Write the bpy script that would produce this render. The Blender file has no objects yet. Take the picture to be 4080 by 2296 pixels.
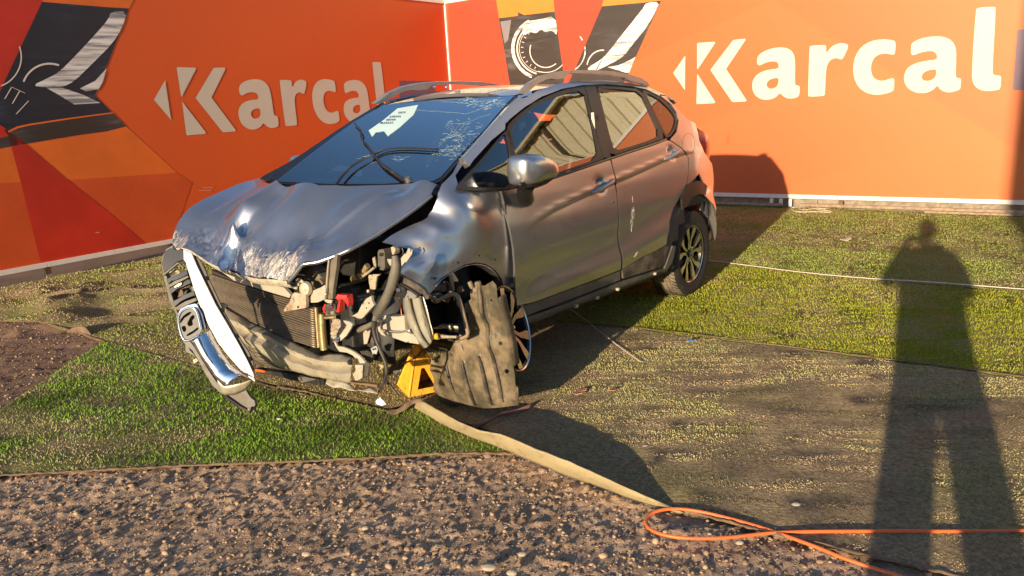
import bpy, bmesh, math, random
import numpy as np
from mathutils import Matrix, Vector
from mathutils.geometry import delaunay_2d_cdt
random.seed(7)
RNG = np.random.default_rng(11)
SC = bpy.context.scene
COL = SC.collection

# ------------------------------------------------------------------ camera
F_PX, PITCH, ROLL, CAM_H = 3010.98, 0.24044, -0.054494, 1.4809
CX, CY = 2040.0, 1148.0
def _basis():
    cp, sp = math.cos(PITCH), math.sin(PITCH)
    w = np.array([0, cp, -sp]); u0 = np.array([0, sp, cp]); r0 = np.array([1., 0, 0])
    cr, sr = math.cos(ROLL), math.sin(ROLL)
    return cr*r0+sr*u0, -sr*r0+cr*u0, w
RT, UP, FW = _basis()
O = np.array([0, 0, CAM_H])
cam = bpy.data.objects.new('camera', bpy.data.cameras.new('camera')); COL.objects.link(cam)
M = Matrix.Identity(4)
for i in range(3):
    M[i][0], M[i][1], M[i][2], M[i][3] = RT[i], UP[i], -FW[i], O[i]
cam.matrix_world = M
cam.data.sensor_width = 36; cam.data.lens = F_PX/4080*36
cam.data.clip_start = 0.02; cam.data.clip_end = 500
SC.camera = cam

# ------------------------------------------------------------------ light
SUN_D = np.array([.466, .866, -.179]); SUN_D /= np.linalg.norm(SUN_D)
SC.world = bpy.data.worlds.new("World"); SC.world.use_nodes = True
wn = SC.world.node_tree; bg = wn.nodes['Background']
sky = wn.nodes.new('ShaderNodeTexSky'); sky.sky_type = 'NISHITA'; sky.sun_disc = False
sky.sun_elevation = math.asin(-SUN_D[2]); sky.sun_rotation = math.atan2(-SUN_D[0], -SUN_D[1])
sky.air_density = 1.0; sky.dust_density = 0.6; sky.ozone_density = 3.2
wn.links.new(sky.outputs[0], bg.inputs[0]); bg.inputs[1].default_value = 0.125
sun = bpy.data.objects.new('sun', bpy.data.lights.new('sun', 'SUN')); COL.objects.link(sun)
sun.data.energy = 4.7; sun.data.angle = math.radians(0.55); sun.data.color = (1, .79, .53)
sun.rotation_euler = Vector(SUN_D).to_track_quat('-Z', 'Y').to_euler(); sun.location = (-6, -10, 8)
SC.view_settings.view_transform = 'Standard'; SC.view_settings.look = 'None'
SC.view_settings.exposure = 0.72; SC.view_settings.gamma = 1
SC.render.resolution_x, SC.render.resolution_y = 1024, 576

# ------------------------------------------------------------------ measuring the place
def ray(px, py): return FW+RT*(px-CX)/F_PX-UP*(py-CY)/F_PX
def ground(px, py, z=0.0):
    d = ray(px, py); return O+d*(z-CAM_H)/d[2]
YAW, CP = -2.239232, 0.0383084
CAR_T = np.array([0.744252, 5.956938, 0.0])
_c, _s, _a = math.cos(YAW), math.sin(YAW), math.atan(CP)
AX = np.array([_c*math.cos(_a), _s*math.cos(_a), math.sin(_a)]); AY = np.array([-_s, _c, 0.]); AZ = np.cross(AX, AY)
ROT = np.array([AX, AY, AZ])
def to_l(P): return ROT@(np.asarray(P)-CAR_T)
def to_w(p): return CAR_T+ROT.T@np.asarray(p)
OL = to_l(O)
def pl(px, py, ax, val):
    d = ROT@ray(px, py); t = (val-OL[ax])/d[ax]; return OL+t*d
def onpl(px, py, p0, n):
    d = ROT@ray(px, py); return OL+d*(((p0-OL)@n)/(d@n))
def view(x0, y0, s): return lambda x, y: (x0+x/s, y0+y/s)
VD = view(0, 0, 2576/4080)
V0 = view(0, 0, 1.3182); V1 = view(600, 900, 1.8125); V2 = view(1300, 900, 1.8122); V3 = view(950, 250, 1.9331)
V4 = view(1800, 250, 1.4504); V5 = view(600, 600, 2.1467); V6 = view(2400, 700, 2.4167); V7 = view(2600, 0, 1.6108)
V8 = view(1600, 0, 2.0717); V9 = view(2200, 150, 4.1433); V10 = view(2750, 450, 2.9)
R1 = view(620, 960, 3.625); R2 = view(1100, 1000, 3.625); R3 = view(1450, 950, 3.625); R4 = view(1700, 1050, 2.416)
R5 = view(1250, 1300, 3.624); R6 = view(620, 1200, 2.9)
def tx(V, pts, x=None, y=None, z=None):
    """photo measurements -> points in the car's own frame on a known plane"""
    ax, v = (0, x) if x is not None else ((1, y) if y is not None else (2, z))
    out = []
    for p in pts:
        vv = p[2] if len(p) > 2 else v
        out.append(pl(*V(p[0], p[1]), ax, vv))
    return out

# ------------------------------------------------------------------ helpers
def fbm(x, y, seed=0, octv=4, freq=1.0):
    x = np.asarray(x, float); y = np.asarray(y, float); tot = np.zeros(np.broadcast(x, y).shape); amp = 1.; norm = 0
    for o in range(octv):
        X = x*freq; Y = y*freq; xi = np.floor(X).astype(np.int64); yi = np.floor(Y).astype(np.int64)
        fx = X-xi; fy = Y-yi; fx = fx*fx*(3-2*fx); fy = fy*fy*(3-2*fy)
        def h(a, b):
            n = (a*374761393+b*668265263+(seed+o)*982451653) & 0xffffffff
            n = ((n ^ (n >> 13))*1274126177) & 0xffffffff
            return ((n ^ (n >> 16)) & 0xffff)/65535.0
        v = (h(xi, yi)*(1-fx)+h(xi+1, yi)*fx)*(1-fy)+(h(xi, yi+1)*(1-fx)+h(xi+1, yi+1)*fx)*fy
        tot += v*amp; norm += amp; amp *= .5; freq *= 2.03
    return tot/norm
def sstep(a, b, x):
    t = np.clip((x-a)/(b-a), 0, 1); return t*t*(3-2*t)
def rbf(P, V, reg=1e-5):
    P = np.asarray(P, float); V = np.asarray(V, float); n = len(P)
    def phi(r2): return 0.5*r2*np.log(r2+1e-9)
    K = phi(((P[:, None]-P[None])**2).sum(-1))+reg*np.eye(n)
    Q = np.c_[np.ones(n), P]; A = np.block([[K, Q], [Q.T, np.zeros((3, 3))]])
    w = np.linalg.solve(A, np.r_[V, np.zeros(3)])
    def f(X):
        X = np.asarray(X, float); k = phi(((X[:, None]-P[None])**2).sum(-1))
        return k@w[:n]+np.c_[np.ones(len(X)), X]@w[n:]
    return f
def link_mesh(name, verts, faces, mat, parent=None, smooth=True, thick=0, off=-1, ang=35, mats=None, midx=None):
    me = bpy.data.meshes.new(name); me.from_pydata([tuple(map(float, v)) for v in verts], [], [tuple(f) for f in faces]); me.update()
    if mats:
        for m in mats: me.materials.append(m)
        if midx is not None: me.polygons.foreach_set('material_index', midx)
    else: me.materials.append(mat)
    if smooth:
        me.shade_smooth(); me.set_sharp_from_angle(angle=math.radians(ang))
    o = bpy.data.objects.new(name, me); COL.objects.link(o)
    if parent: o.parent = parent
    if thick:
        s = o.modifiers.new('solid', 'SOLIDIFY'); s.thickness = thick; s.offset = off
    return o
def densify(pts, res, closed=True):
    out = []; n = len(pts)
    for i in range(n if closed else n-1):
        a = np.asarray(pts[i], float); b = np.asarray(pts[(i+1) % n], float)
        k = max(1, int(np.linalg.norm(b-a)/res))
        for j in range(k): out.append(a+(b-a)*j/k)
    if not closed: out.append(np.asarray(pts[-1], float))
    return out
def chaikin(pts, n=1, closed=True):
    P = [np.asarray(p, float) for p in pts]
    for _ in range(n):
        Q = []
        m = len(P)
        if not closed: Q.append(P[0])
        for i in range(m if closed else m-1):
            a, b = P[i], P[(i+1) % m]; Q += [a*.75+b*.25, a*.25+b*.75]
        if not closed: Q.append(P[-1])
        P = Q
    return P
def tri2d(outline, holes=(), res=None, extra=()):
    """outline, holes: 2-D loops -> verts2d, faces"""
    V = []; E = []
    for loop in [outline]+list(holes):
        if res: loop = densify(loop, res)
        s = len(V); V += [(float(p[0]), float(p[1])) for p in loop]; m = len(loop)
        E += [(s+i, s+(i+1) % m) for i in range(m)]
    if res:
        A = np.array([p[:2] for p in outline], float); lo = A.min(0); hi = A.max(0)
        xs = np.arange(lo[0]+res*.5, hi[0], res); ys = np.arange(lo[1]+res*.43, hi[1], res)
        for j, yy in enumerate(ys):
            for xx in xs: V.append((float(xx+(j % 2)*res*.5), float(yy)))
    V += [(float(a), float(b)) for a, b in extra]
    vs, es, fs, _, _, _ = delaunay_2d_cdt([Vector(v) for v in V], E, [], 2 if holes else 1, 1e-6)
    if holes:
        # keep triangles inside outline and outside holes
        def inside(poly, x, y):
            c = False; n = len(poly)
            for i in range(n):
                x1, y1 = poly[i][:2]; x2, y2 = poly[(i+1) % n][:2]
                if (y1 > y) != (y2 > y) and x < (x2-x1)*(y-y1)/(y2-y1)+x1: c = not c
            return c
        vs0, es, fs0, _, _, _ = delaunay_2d_cdt([Vector(v) for v in V], E, [], 0, 1e-6); vs, fs = vs0, []
        for f in fs0:
            cx = sum(vs[i][0] for i in f)/len(f); cy = sum(vs[i][1] for i in f)/len(f)
            if inside(outline, cx, cy) and not any(inside(h, cx, cy) for h in holes): fs.append(f)
    used = sorted({i for f in fs for i in f}); mp = {k: i for i, k in enumerate(used)}
    return np.array([(vs[i][0], vs[i][1]) for i in used]), [tuple(mp[i] for i in f) for f in fs]
AXI = {'x': 0, 'y': 1, 'z': 2}
def patch(name, out3, mat, parent=None, dom='xz', res=.03, holes=(), inner=(), surf=None, bump=None, thick=.004, smooth=True, flip=False, mirror=False, kind=None, ang=35, reg=1e-5, extra=()):
    """a sheet through a traced 3-D outline (and inner control points), given real thickness"""
    i, j = AXI[dom[0]], AXI[dom[1]]; k = 3-i-j
    o3 = np.array(out3, float); ol = o3[:, [i, j]]
    hl = [np.array(h, float)[:, [i, j]] for h in holes]
    v2, fs = tri2d([tuple(p) for p in ol], [[tuple(p) for p in h] for h in hl], res, extra)
    if surf is None:
        ctl = [o3]+[np.array(h, float) for h in holes]
        if len(inner): ctl.append(np.array(inner, float))
        C = np.vstack(ctl); fr = rbf(C[:, [i, j]], C[:, k], reg); base = lambda a, b: fr(np.stack([a, b], 1))
    else: base = surf
    if bump is not None: fun = lambda a, b: base(a, b)+bump(a, b)
    else: fun = base
    a, b = v2[:, 0], v2[:, 1]; e = .0015; nv = len(v2)
    v = np.zeros((nv, 3)); v[:, i] = a; v[:, j] = b; v[:, k] = fun(a, b)
    N_ = np.zeros((nv, 3)); N_[:, i] = -(fun(a+e, b)-fun(a-e, b))/(2*e); N_[:, j] = -(fun(a, b+e)-fun(a, b-e))/(2*e); N_[:, k] = 1
    N_ /= np.linalg.norm(N_, axis=1)[:, None]
    sgn = 1 if (i, j) in ((0, 1), (1, 2)) else -1
    if flip: sgn = -sgn; N_ = -N_
    F = []
    for f in fs:
        p, q, r = v2[f[0]], v2[f[1]], v2[f[2]]; cr = (q[0]-p[0])*(r[1]-p[1])-(q[1]-p[1])*(r[0]-p[0]); F.append(tuple(f) if cr*sgn > 0 else tuple(reversed(f)))
    LN = [N_[q] for f in F for q in f]; nf = len(F)
    V = v
    if thick:
        V = np.vstack([v, v-N_*thick]); back = [tuple(q+nv for q in reversed(f)) for f in F]; ed = {}
        for f in F:
            for q in range(len(f)):
                x, y = f[q], f[(q+1) % len(f)]; ed.setdefault((min(x, y), max(x, y)), []).append((x, y))
        rim = [(y, x, x+nv, y+nv) for kk, w in ed.items() if len(w) == 1 for x, y in w]
        LN += [-N_[q-nv] for f in back for q in f]
        for f in rim:
            n0 = np.cross(V[f[1]]-V[f[0]], V[f[3]]-V[f[0]]); n0 = n0/(np.linalg.norm(n0)+1e-12); LN += [n0]*4
        F = F+back+rim
    if mirror:
        V = V*np.array([1, -1, 1]); F2 = []; L2 = []; c = 0
        for f in F:
            m = len(f); F2.append(tuple(reversed(f))); L2 += [LN[c+m-1-q]*np.array([1, -1, 1]) for q in range(m)]; c += m
        F, LN = F2, L2
    me = bpy.data.meshes.new(name); me.from_pydata([tuple(map(float, q)) for q in V], [], F); me.update(); me.materials.append(mat)
    if smooth:
        me.shade_smooth(); 
        if len(LN) == len(me.loops): me.normals_split_custom_set([tuple(map(float, q)) for q in LN])
    o = bpy.data.objects.new(name, me); COL.objects.link(o)
    if parent: o.parent = parent
    if kind: o['kind'] = kind
    return o
def resample(pts, n):
    P = np.array(pts, float); d = np.r_[0, np.cumsum(np.linalg.norm(np.diff(P, axis=0), axis=1))]
    t = np.linspace(0, d[-1], n); return np.stack([np.interp(t, d, P[:, q]) for q in range(3)], 1)
def loft(name, rows, mat, parent=None, n=24, thick=.004, smooth=True, sub=1, closed=False, bump=None, ang=40, flip=False, off=0):
    R = [resample(r, n) for r in rows]
    if sub > 1:
        RR = []
        for a in range(len(R)-1):
            for q in range(sub): RR.append(R[a]*(1-q/sub)+R[a+1]*q/sub)
        RR.append(R[-1]); R = RR
    if closed: R.append(R[0])
    V = np.vstack(R); m = len(R); F = []
    if bump is not None: V = V+bump(V)
    for a in range(m-1):
        for b in range(n-1):
            q = (a*n+b, a*n+b+1, (a+1)*n+b+1, (a+1)*n+b); F.append(tuple(reversed(q)) if flip else q)
    return link_mesh(name, V, F, mat, parent, smooth, thick, off, ang)
def tube(name, pts, r, mat, parent=None, seg=8, closed=False, smooth=True, squash=None, sm=1, cap=True):
    P = np.array(pts, float)
    if sm: P = np.array(chaikin(P, sm, closed))
    n = len(P); rr = np.full(n, r) if np.isscalar(r) else np.interp(np.linspace(0, 1, n), np.linspace(0, 1, len(r)), r)
    V = []; F = []; up = np.array([0, 0, 1.])
    prev = None
    for i in range(n):
        a = P[(i-1) % n] if (closed or i) else P[i]; b = P[(i+1) % n] if (closed or i < n-1) else P[i]
        t = b-a; t /= np.linalg.norm(t)+1e-12
        if prev is None:
            x = np.cross(t, up); 
            if np.linalg.norm(x) < .1: x = np.cross(t, [1., 0, 0])
        else: x = prev-t*(prev@t)
        x /= np.linalg.norm(x)+1e-12; prev = x; y = np.cross(t, x)
        for k in range(seg):
            an = 2*math.pi*k/seg; V.append(P[i]+rr[i]*(math.cos(an)*x+math.sin(an)*y))
    m = n if closed else n-1
    for i in range(m):
        for k in range(seg):
            a = i*seg+k; b = i*seg+(k+1) % seg; c = ((i+1) % n)*seg+(k+1) % seg; d = ((i+1) % n)*seg+k
            F.append((a, b, c, d))
    if cap and not closed:
        F.append(tuple(reversed(range(seg)))); F.append(tuple((n-1)*seg+k for k in range(seg)))
    return link_mesh(name, V, F, mat, parent, smooth, ang=50)
def plate(name, pts, mat, parent=None, depth=.01, direc=(-1, 0, 0), holes=(), bev=.0015, dom=None, smooth=False):
    """flat plate: traced outline, pushed back by depth along direc"""
    P = np.array(pts, float); d = np.array(direc, float)
    if dom is None: dom = 'yz' if abs(d[0]) > .5 else ('xz' if abs(d[1]) > .5 else 'xy')
    i, j = AXI[dom[0]], AXI[dom[1]]; k = 3-i-j
    H = [np.array(h, float) for h in holes]
    v2, fs = tri2d([tuple(p[[i, j]]) for p in P], [[tuple(p[[i, j]]) for p in h] for h in H])
    allc = np.vstack([P]+H)
    A = np.c_[allc[:, [i, j]], np.ones(len(allc))]; co = np.linalg.lstsq(A, allc[:, k], rcond=None)[0]
    n = len(v2); v = np.zeros((n, 3)); v[:, i] = v2[:, 0]; v[:, j] = v2[:, 1]
    kk = rbf(allc[:, [i, j]], allc[:, k])(v2) if len(allc) > 3 and np.ptp(allc[:, k]) > 1e-4 else v2@co[:2]+co[2]
    v[:, k] = kk
    bm = bmesh.new(); vs = [bm.verts.new(tuple(q)) for q in v]
    for f in fs:
        try: bm.faces.new([vs[a] for a in f])
        except ValueError: pass
    bmesh.ops.recalc_face_normals(bm, faces=bm.faces)
    r = bmesh.ops.extrude_face_region(bm, geom=bm.faces[:])
    bmesh.ops.translate(bm, verts=[e for e in r['geom'] if isinstance(e, bmesh.types.BMVert)], vec=tuple(d/np.linalg.norm(d)*depth))
    bmesh.ops.recalc_face_normals(bm, faces=bm.faces)
    me = bpy.data.meshes.new(name); bm.to_mesh(me); bm.free(); me.materials.append(mat)
    o = bpy.data.objects.new(name, me); COL.objects.link(o)
    if parent: o.parent = parent
    if bev:
        b = o.modifiers.new('bev', 'BEVEL'); b.width = bev; b.segments = 1; b.limit_method = 'ANGLE'; b.angle_limit = math.radians(50)
    return o
def obox(name, c, sx, sy, sz, mat, parent=None, R=None, bev=0, taper=1):
    V = []; 
    for z in (-1, 1):
        t = taper if z > 0 else 1
        for x, y in ((-1, -1), (1, -1), (1, 1), (-1, 1)): V.append(np.array([x*sx*t/2, y*sy*t/2, z*sz/2]))
    if R is not None: V = [R@v for v in V]
    V = [v+np.asarray(c) for v in V]
    F = [(3, 2, 1, 0), (4, 5, 6, 7), (0, 1, 5, 4), (1, 2, 6, 5), (2, 3, 7, 6), (3, 0, 4, 7)]
    o = link_mesh(name, V, F, mat, parent, False)
    if bev:
        b = o.modifiers.new('bev', 'BEVEL'); b.width = bev; b.segments = 2
    return o
def lathe(name, prof, mat, parent=None, R=None, c=(0, 0, 0), seg=48, ang=35, mats=None, fm=None):
    """prof: (radius, axial) ; axis = local z of R"""
    V = []; F = []; n = len(prof); R = np.eye(3) if R is None else R
    for i in range(seg):
        a = 2*math.pi*i/seg
        for r, h in prof: V.append(R@np.array([r*math.cos(a), r*math.sin(a), h])+np.asarray(c))
    mi = []
    for i in range(seg):
        for k in range(n-1):
            F.append((i*n+k, ((i+1) % seg)*n+k, ((i+1) % seg)*n+k+1, i*n+k+1)); mi.append(fm[k] if fm else 0)
    return link_mesh(name, V, F, mat, parent, True, ang=ang, mats=mats, midx=mi if mats else None)
def frame_from(n, up=(0, 0, 1)):
    n = np.array(n, float); n /= np.linalg.norm(n); x = np.cross(up, n); x /= np.linalg.norm(x); y = np.cross(n, x)
    return np.stack([x, y, n], 1)
def joinobj(name, objs, parent=None):
    """merge several shapes into one part"""
    bm = bmesh.new(); mats = []; dg = bpy.context.evaluated_depsgraph_get(); bpy.context.view_layer.update(); dg.update()
    for o in objs:
        ev = o.evaluated_get(dg); me = ev.to_mesh(); base = len(mats)
        for m in o.data.materials: mats.append(m)
        s = len(bm.faces); bm.from_mesh(me); bm.faces.ensure_lookup_table()
        for f in bm.faces[s:]: f.material_index = min(f.material_index, len(o.data.materials)-1)+base
        ev.to_mesh_clear()
    me = bpy.data.meshes.new(name); bm.to_mesh(me); bm.free()
    for m in mats: me.materials.append(m)
    for o in objs: bpy.data.objects.remove(o)
    no = bpy.data.objects.new(name, me); COL.objects.link(no)
    if parent: no.parent = parent
    return no
def tag(o, label, cat, group=None, kind=None):
    o['label'] = label; o['category'] = cat
    if group: o['group'] = group
    if kind: o['kind'] = kind
    return o
def struct(o, kind='structure'): o['kind'] = kind; return o
def empty(name, loc=(0, 0, 0)):
    o = bpy.data.objects.new(name, None); COL.objects.link(o); o.location = tuple(loc); o.empty_display_size = .1; return o

# ------------------------------------------------------------------ materials
class NT:
    def __init__(s, name):
        s.m = bpy.data.materials.new(name); s.m.use_nodes = True; s.t = s.m.node_tree; s.b = s.t.nodes['Principled BSDF']
        s.out = s.t.nodes['Material Output']; s.tc = s.t.nodes.new('ShaderNodeTexCoord')
    def n(s, ty, **kw):
        x = s.t.nodes.new(ty)
        for k, v in kw.items():
            if k.startswith('i_'):
                key = k[2:]; key = int(key) if key.isdigit() else key.replace('_', ' ')
                x.inputs[key].default_value = v
            else: setattr(x, k, v)
        return x
    def l(s, a, b): s.t.links.new(a, b)
    def noise(s, scale, detail=4, rough=.6, vec=None, dist=0):
        x = s.n('ShaderNodeTexNoise'); x.inputs['Scale'].default_value = scale; x.inputs['Detail'].default_value = detail
        x.inputs['Roughness'].default_value = rough; x.inputs['Distortion'].default_value = dist
        s.l(vec if vec is not None else s.tc.outputs['Object'], x.inputs['Vector']); return x.outputs['Fac']
    def ramp(s, fac, stops):
        x = s.n('ShaderNodeValToRGB'); el = x.color_ramp.elements
        while len(el) < len(stops): el.new(.5)
        for e, (p, c) in zip(el, stops):
            e.position = p; e.color = (*c, 1) if len(c) == 3 else c
        s.l(fac, x.inputs[0]); return x.outputs[0]
    def mix(s, fac, a, b, mode='MIX'):
        x = s.n('ShaderNodeMix'); x.data_type = 'RGBA'; x.blend_type = mode
        for q, inp in ((fac, x.inputs[0]), (a, x.inputs[6]), (b, x.inputs[7])):
            if hasattr(q, 'is_linked') or hasattr(q, 'links'): s.l(q, inp)
            else: inp.default_value = q if not isinstance(q, tuple) else ((*q, 1) if len(q) == 3 else q)
        return x.outputs[2]
    def bump(s, h, strength=.3, dist=.01):
        x = s.n('ShaderNodeBump'); x.inputs['Strength'].default_value = strength; x.inputs['Distance'].default_value = dist
        s.l(h, x.inputs['Height']); s.l(x.outputs[0], s.b.inputs['Normal']); return x
def mat(name, col, rough=.5, metal=0., var=.15, vs=12, bump=0, bs=60, bd=.003, spec=.5, dirt=0, dirtcol=(.16, .12, .08), coat=0, rust=0, ds=9):
    N = NT(name); b = N.b
    c = N.noise(vs, 5)
    lo = tuple(x*(1-var) for x in col); hi = tuple(min(1, x*(1+var)) for x in col)
    cc = N.ramp(c, [(.3, lo), (.7, hi)])
    rr = None
    if dirt:
        d = N.noise(ds, 8, .7); f = N.ramp(d, [(.62-dirt*.35, (0, 0, 0)), (.78-dirt*.25, (1, 1, 1))]); cc = N.mix(f, cc, dirtcol)
        if metal:
            mm = N.n('ShaderNodeMapRange'); mm.inputs[3].default_value = metal; mm.inputs[4].default_value = 0.0; N.l(f, mm.inputs[0]); N.l(mm.outputs[0], b.inputs['Metallic'])
        mr = N.n('ShaderNodeMapRange'); mr.inputs[3].default_value = rough; mr.inputs[4].default_value = .85; N.l(f, mr.inputs[0]); N.l(mr.outputs[0], b.inputs['Roughness']); rr = 1
    if rust:
        d = N.noise(22, 8, .75, dist=1.5); f = N.ramp(d, [(.63-rust*.2, (0, 0, 0)), (.72-rust*.2, (1, 1, 1))])
        rc = N.ramp(N.noise(60, 4), [(.35, (.12, .045, .018)), (.7, (.30, .125, .045))]); cc = N.mix(f, cc, rc)
    N.l(cc, b.inputs['Base Color'])
    if not (dirt and metal): b.inputs['Metallic'].default_value = metal
    if not rr: b.inputs['Roughness'].default_value = rough
    b.inputs['Specular IOR Level'].default_value = spec
    if coat: b.inputs['Coat Weight'].default_value = coat; b.inputs['Coat Roughness'].default_value = .04
    if bump: N.bump(N.noise(bs, 6, .65), bump, bd)
    return N.m
def paint():
    N = NT('silver_paint'); b = N.b
    fl = N.noise(900, 2); c = N.ramp(fl, [(.3, (.46, .46, .48)), (.7, (.49, .49, .51))])
    d = N.noise(5, 8, .7); f = N.ramp(d, [(.55, (0, 0, 0)), (.85, (.12, .12, .12))]); c = N.mix(f, c, (.22, .18, .15))
    N.l(c, b.inputs['Base Color']); b.inputs['Metallic'].default_value = .9
    mr = N.n('ShaderNodeMapRange'); mr.inputs[3].default_value = .215; mr.inputs[4].default_value = .38; N.l(d, mr.inputs[0]); N.l(mr.outputs[0], b.inputs['Roughness'])
    b.inputs['Coat Weight'].default_value = .7; b.inputs['Coat Roughness'].default_value = .03
    N.bump(N.noise(3.5, 3, .5), .03, .02)
    return N.m
def bonnet_paint():
    m = P_SILVER.copy(); m.name = 'scraped_bonnet_paint'; t = m.node_tree; b = t.nodes['Principled BSDF']; tc = t.nodes.new('ShaderNodeTexCoord'); L = t.links.new
    sp = t.nodes.new('ShaderNodeSeparateXYZ'); L(tc.outputs['Object'], sp.inputs[0])
    def mr(src, a, c):
        n = t.nodes.new('ShaderNodeMapRange'); n.interpolation_type = 'SMOOTHSTEP'; n.inputs[1].default_value = a; n.inputs[2].default_value = c; n.inputs[3].default_value = 0; n.inputs[4].default_value = 1; L(src, n.inputs[0]); return n.outputs[0]
    def mt(op, a, c):
        n = t.nodes.new('ShaderNodeMath'); n.operation = op
        for q, i in ((a, 0), (c, 1)):
            if isinstance(q, (int, float)): n.inputs[i].default_value = q
            else: L(q, n.inputs[i])
        return n.outputs[0]
    def inv(a): return mt('SUBTRACT', 1.0, a)
    m1 = mt('MULTIPLY', mr(sp.outputs[0], 3.04, 3.14), mt('MULTIPLY', mr(sp.outputs[1], -.34, -.12), inv(mr(sp.outputs[1], .30, .38))))
    m2 = mt('MULTIPLY', mr(sp.outputs[0], 3.13, 3.19), inv(mr(sp.outputs[1], -.56, -.50)))
    mk = mt('MAXIMUM', m1, m2)
    mp = t.nodes.new('ShaderNodeMapping'); mp.inputs['Rotation'].default_value = (0, 0, .5); mp.inputs['Scale'].default_value = (20, 55, 20); L(tc.outputs['Object'], mp.inputs[0])
    nz = t.nodes.new('ShaderNodeTexNoise'); nz.inputs['Scale'].default_value = 1; nz.inputs['Detail'].default_value = 6; nz.inputs['Roughness'].default_value = .65; nz.inputs['Distortion'].default_value = 1.2; L(mp.outputs[0], nz.inputs['Vector'])
    f = mr(mt('ADD', nz.outputs['Fac'], mt('MULTIPLY', mk, .235)), .68, .77); f = mt('MULTIPLY', f, mt('MINIMUM', mt('MULTIPLY', mk, 3.0), 1.0))
    old = b.inputs['Base Color'].links[0].from_socket; mx = t.nodes.new('ShaderNodeMix'); mx.data_type = 'RGBA'; L(f, mx.inputs[0]); L(old, mx.inputs[6]); mx.inputs[7].default_value = (.56, .53, .47, 1); L(mx.outputs[2], b.inputs['Base Color'])
    L(mt('SUBTRACT', .9, mt('MULTIPLY', f, .6)), b.inputs['Metallic'])
    bp = t.nodes.new('ShaderNodeBump'); bp.inputs['Strength'].default_value = .9; bp.inputs['Distance'].default_value = .012; L(mt('MULTIPLY', nz.outputs['Fac'], mk), bp.inputs['Height']); L(bp.outputs[0], b.inputs['Normal'])
    return m
def glass(name, tint, refl=1.0, rough=.0):
    N = NT(name); t = N.t; t.nodes.remove(N.b)
    tr = N.n('ShaderNodeBsdfTransparent'); tr.inputs[0].default_value = (*tint, 1)
    gl = N.n('ShaderNodeBsdfGlossy'); gl.inputs['Roughness'].default_value = rough
    fr = N.n('ShaderNodeFresnel'); fr.inputs[0].default_value = 1.52
    m = N.n('ShaderNodeMath'); m.operation = 'MULTIPLY'; m.use_clamp = True; m.inputs[1].default_value = refl; N.l(fr.outputs[0], m.inputs[0])
    mx = N.n('ShaderNodeMixShader'); N.l(m.outputs[0], mx.inputs[0]); N.l(tr.outputs[0], mx.inputs[1]); N.l(gl.outputs[0], mx.inputs[2])
    N.l(mx.outputs[0], N.out.inputs[0]); return N.m
def attrmat(name, rough=.8, trans=.0, spec=.2, var=True):
    N = NT(name); b = N.b; a = N.n('ShaderNodeVertexColor'); a.layer_name = 'Col'
    N.l(a.outputs[0], b.inputs['Base Color']); b.inputs['Roughness'].default_value = rough; b.inputs['Specular IOR Level'].default_value = spec
    return N.m
P_SILVER = paint(); P_BONNET = bonnet_paint()
M_BLACK = mat('black_trim', (.02, .019, .018), .42, dirt=.15, dirtcol=(.10, .075, .05))
M_GLOSSBLACK = mat('gloss_black', (.012, .011, .011), .18, spec=.6)
M_PLASTIC = mat('dusty_black_plastic', (.035, .033, .03), .5, dirt=.55, dirtcol=(.17, .13, .09), bump=.2)
M_DARK = mat('dark_interior', (.075, .08, .09), .7)
M_DARK2 = mat('engine_black', (.012, .012, .012), .6, dirt=.3, dirtcol=(.05, .04, .03))
M_CHROME = mat('chrome', (.86, .86, .88), .07, 1., var=.03)
M_SATIN = mat('satin_silver_rail', (.42, .39, .36), .38, .6, var=.1)
M_BARE = mat('bare_primer_metal', (.52, .47, .36), .42, .45, var=.12, dirt=.3, dirtcol=(.30, .23, .14), rust=.25, bump=.25, bs=35, bd=.006)
M_RUST = mat('rusty_metal', (.50, .44, .33), .5, .35, var=.15, dirt=.35, dirtcol=(.28, .2, .12), rust=.42, bump=.5, bs=40, bd=.01)
M_BEIGE = mat('beige_primer', (.48, .44, .35), .45, .25, var=.08, dirt=.2, dirtcol=(.3, .23, .15))
M_GREYP = mat('grey_plastic', (.10, .095, .085), .5, var=.2, dirt=.35, dirtcol=(.2, .16, .11))
M_WHITEP = mat('scuffed_pale_plastic', (.46, .44, .44), .4, .1, var=.05, dirt=.1, dirtcol=(.4, .36, .3))
M_RED = mat('red_plastic', (.62, .025, .02), .4)
M_TANK = mat('brass_tank', (.62, .50, .26), .32, .8, dirt=.25, dirtcol=(.35, .25, .12), bump=.3, bs=50)
M_FIN = mat('fin_metal', (.27, .215, .155), .5, .4, var=.25, vs=40)
M_FINBACK = mat('fin_core', (.035, .026, .018), .7)
M_LINER = mat('dusty_liner', (.085, .072, .048), .38, var=.3, dirt=.5, dirtcol=(.27, .20, .12), bump=.35, bs=28, bd=.006, ds=5)
M_TYRE = mat('tyre_rubber', (.022, .021, .02), .75, dirt=.2, dirtcol=(.10, .08, .05))
M_TREAD = mat('dusty_tread', (.06, .05, .04), .85, dirt=.75, dirtcol=(.26, .21, .14), bump=.4, bs=90)
M_RIMDK = mat('rim_dark', (.025, .024, .024), .35, .4)
M_RIMSIL = mat('rim_machined', (.66, .62, .58), .22, .95, var=.08)
M_LAMPRED = mat('tail_lamp_red', (.85, .022, .015), .12, spec=.8, coat=.6)
M_LAMPDK = mat('tail_lamp_smoked', (.03, .035, .03), .12, coat=.6)
M_YEL = mat('jack_yellow', (.88, .42, .03), .45, var=.12, dirt=.25, dirtcol=(.25, .12, .04), rust=.3)
M_HOSE = mat('hose_grey', (.13, .12, .095), .6, dirt=.4, dirtcol=(.22, .18, .12), bump=.3, bs=120)
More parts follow.
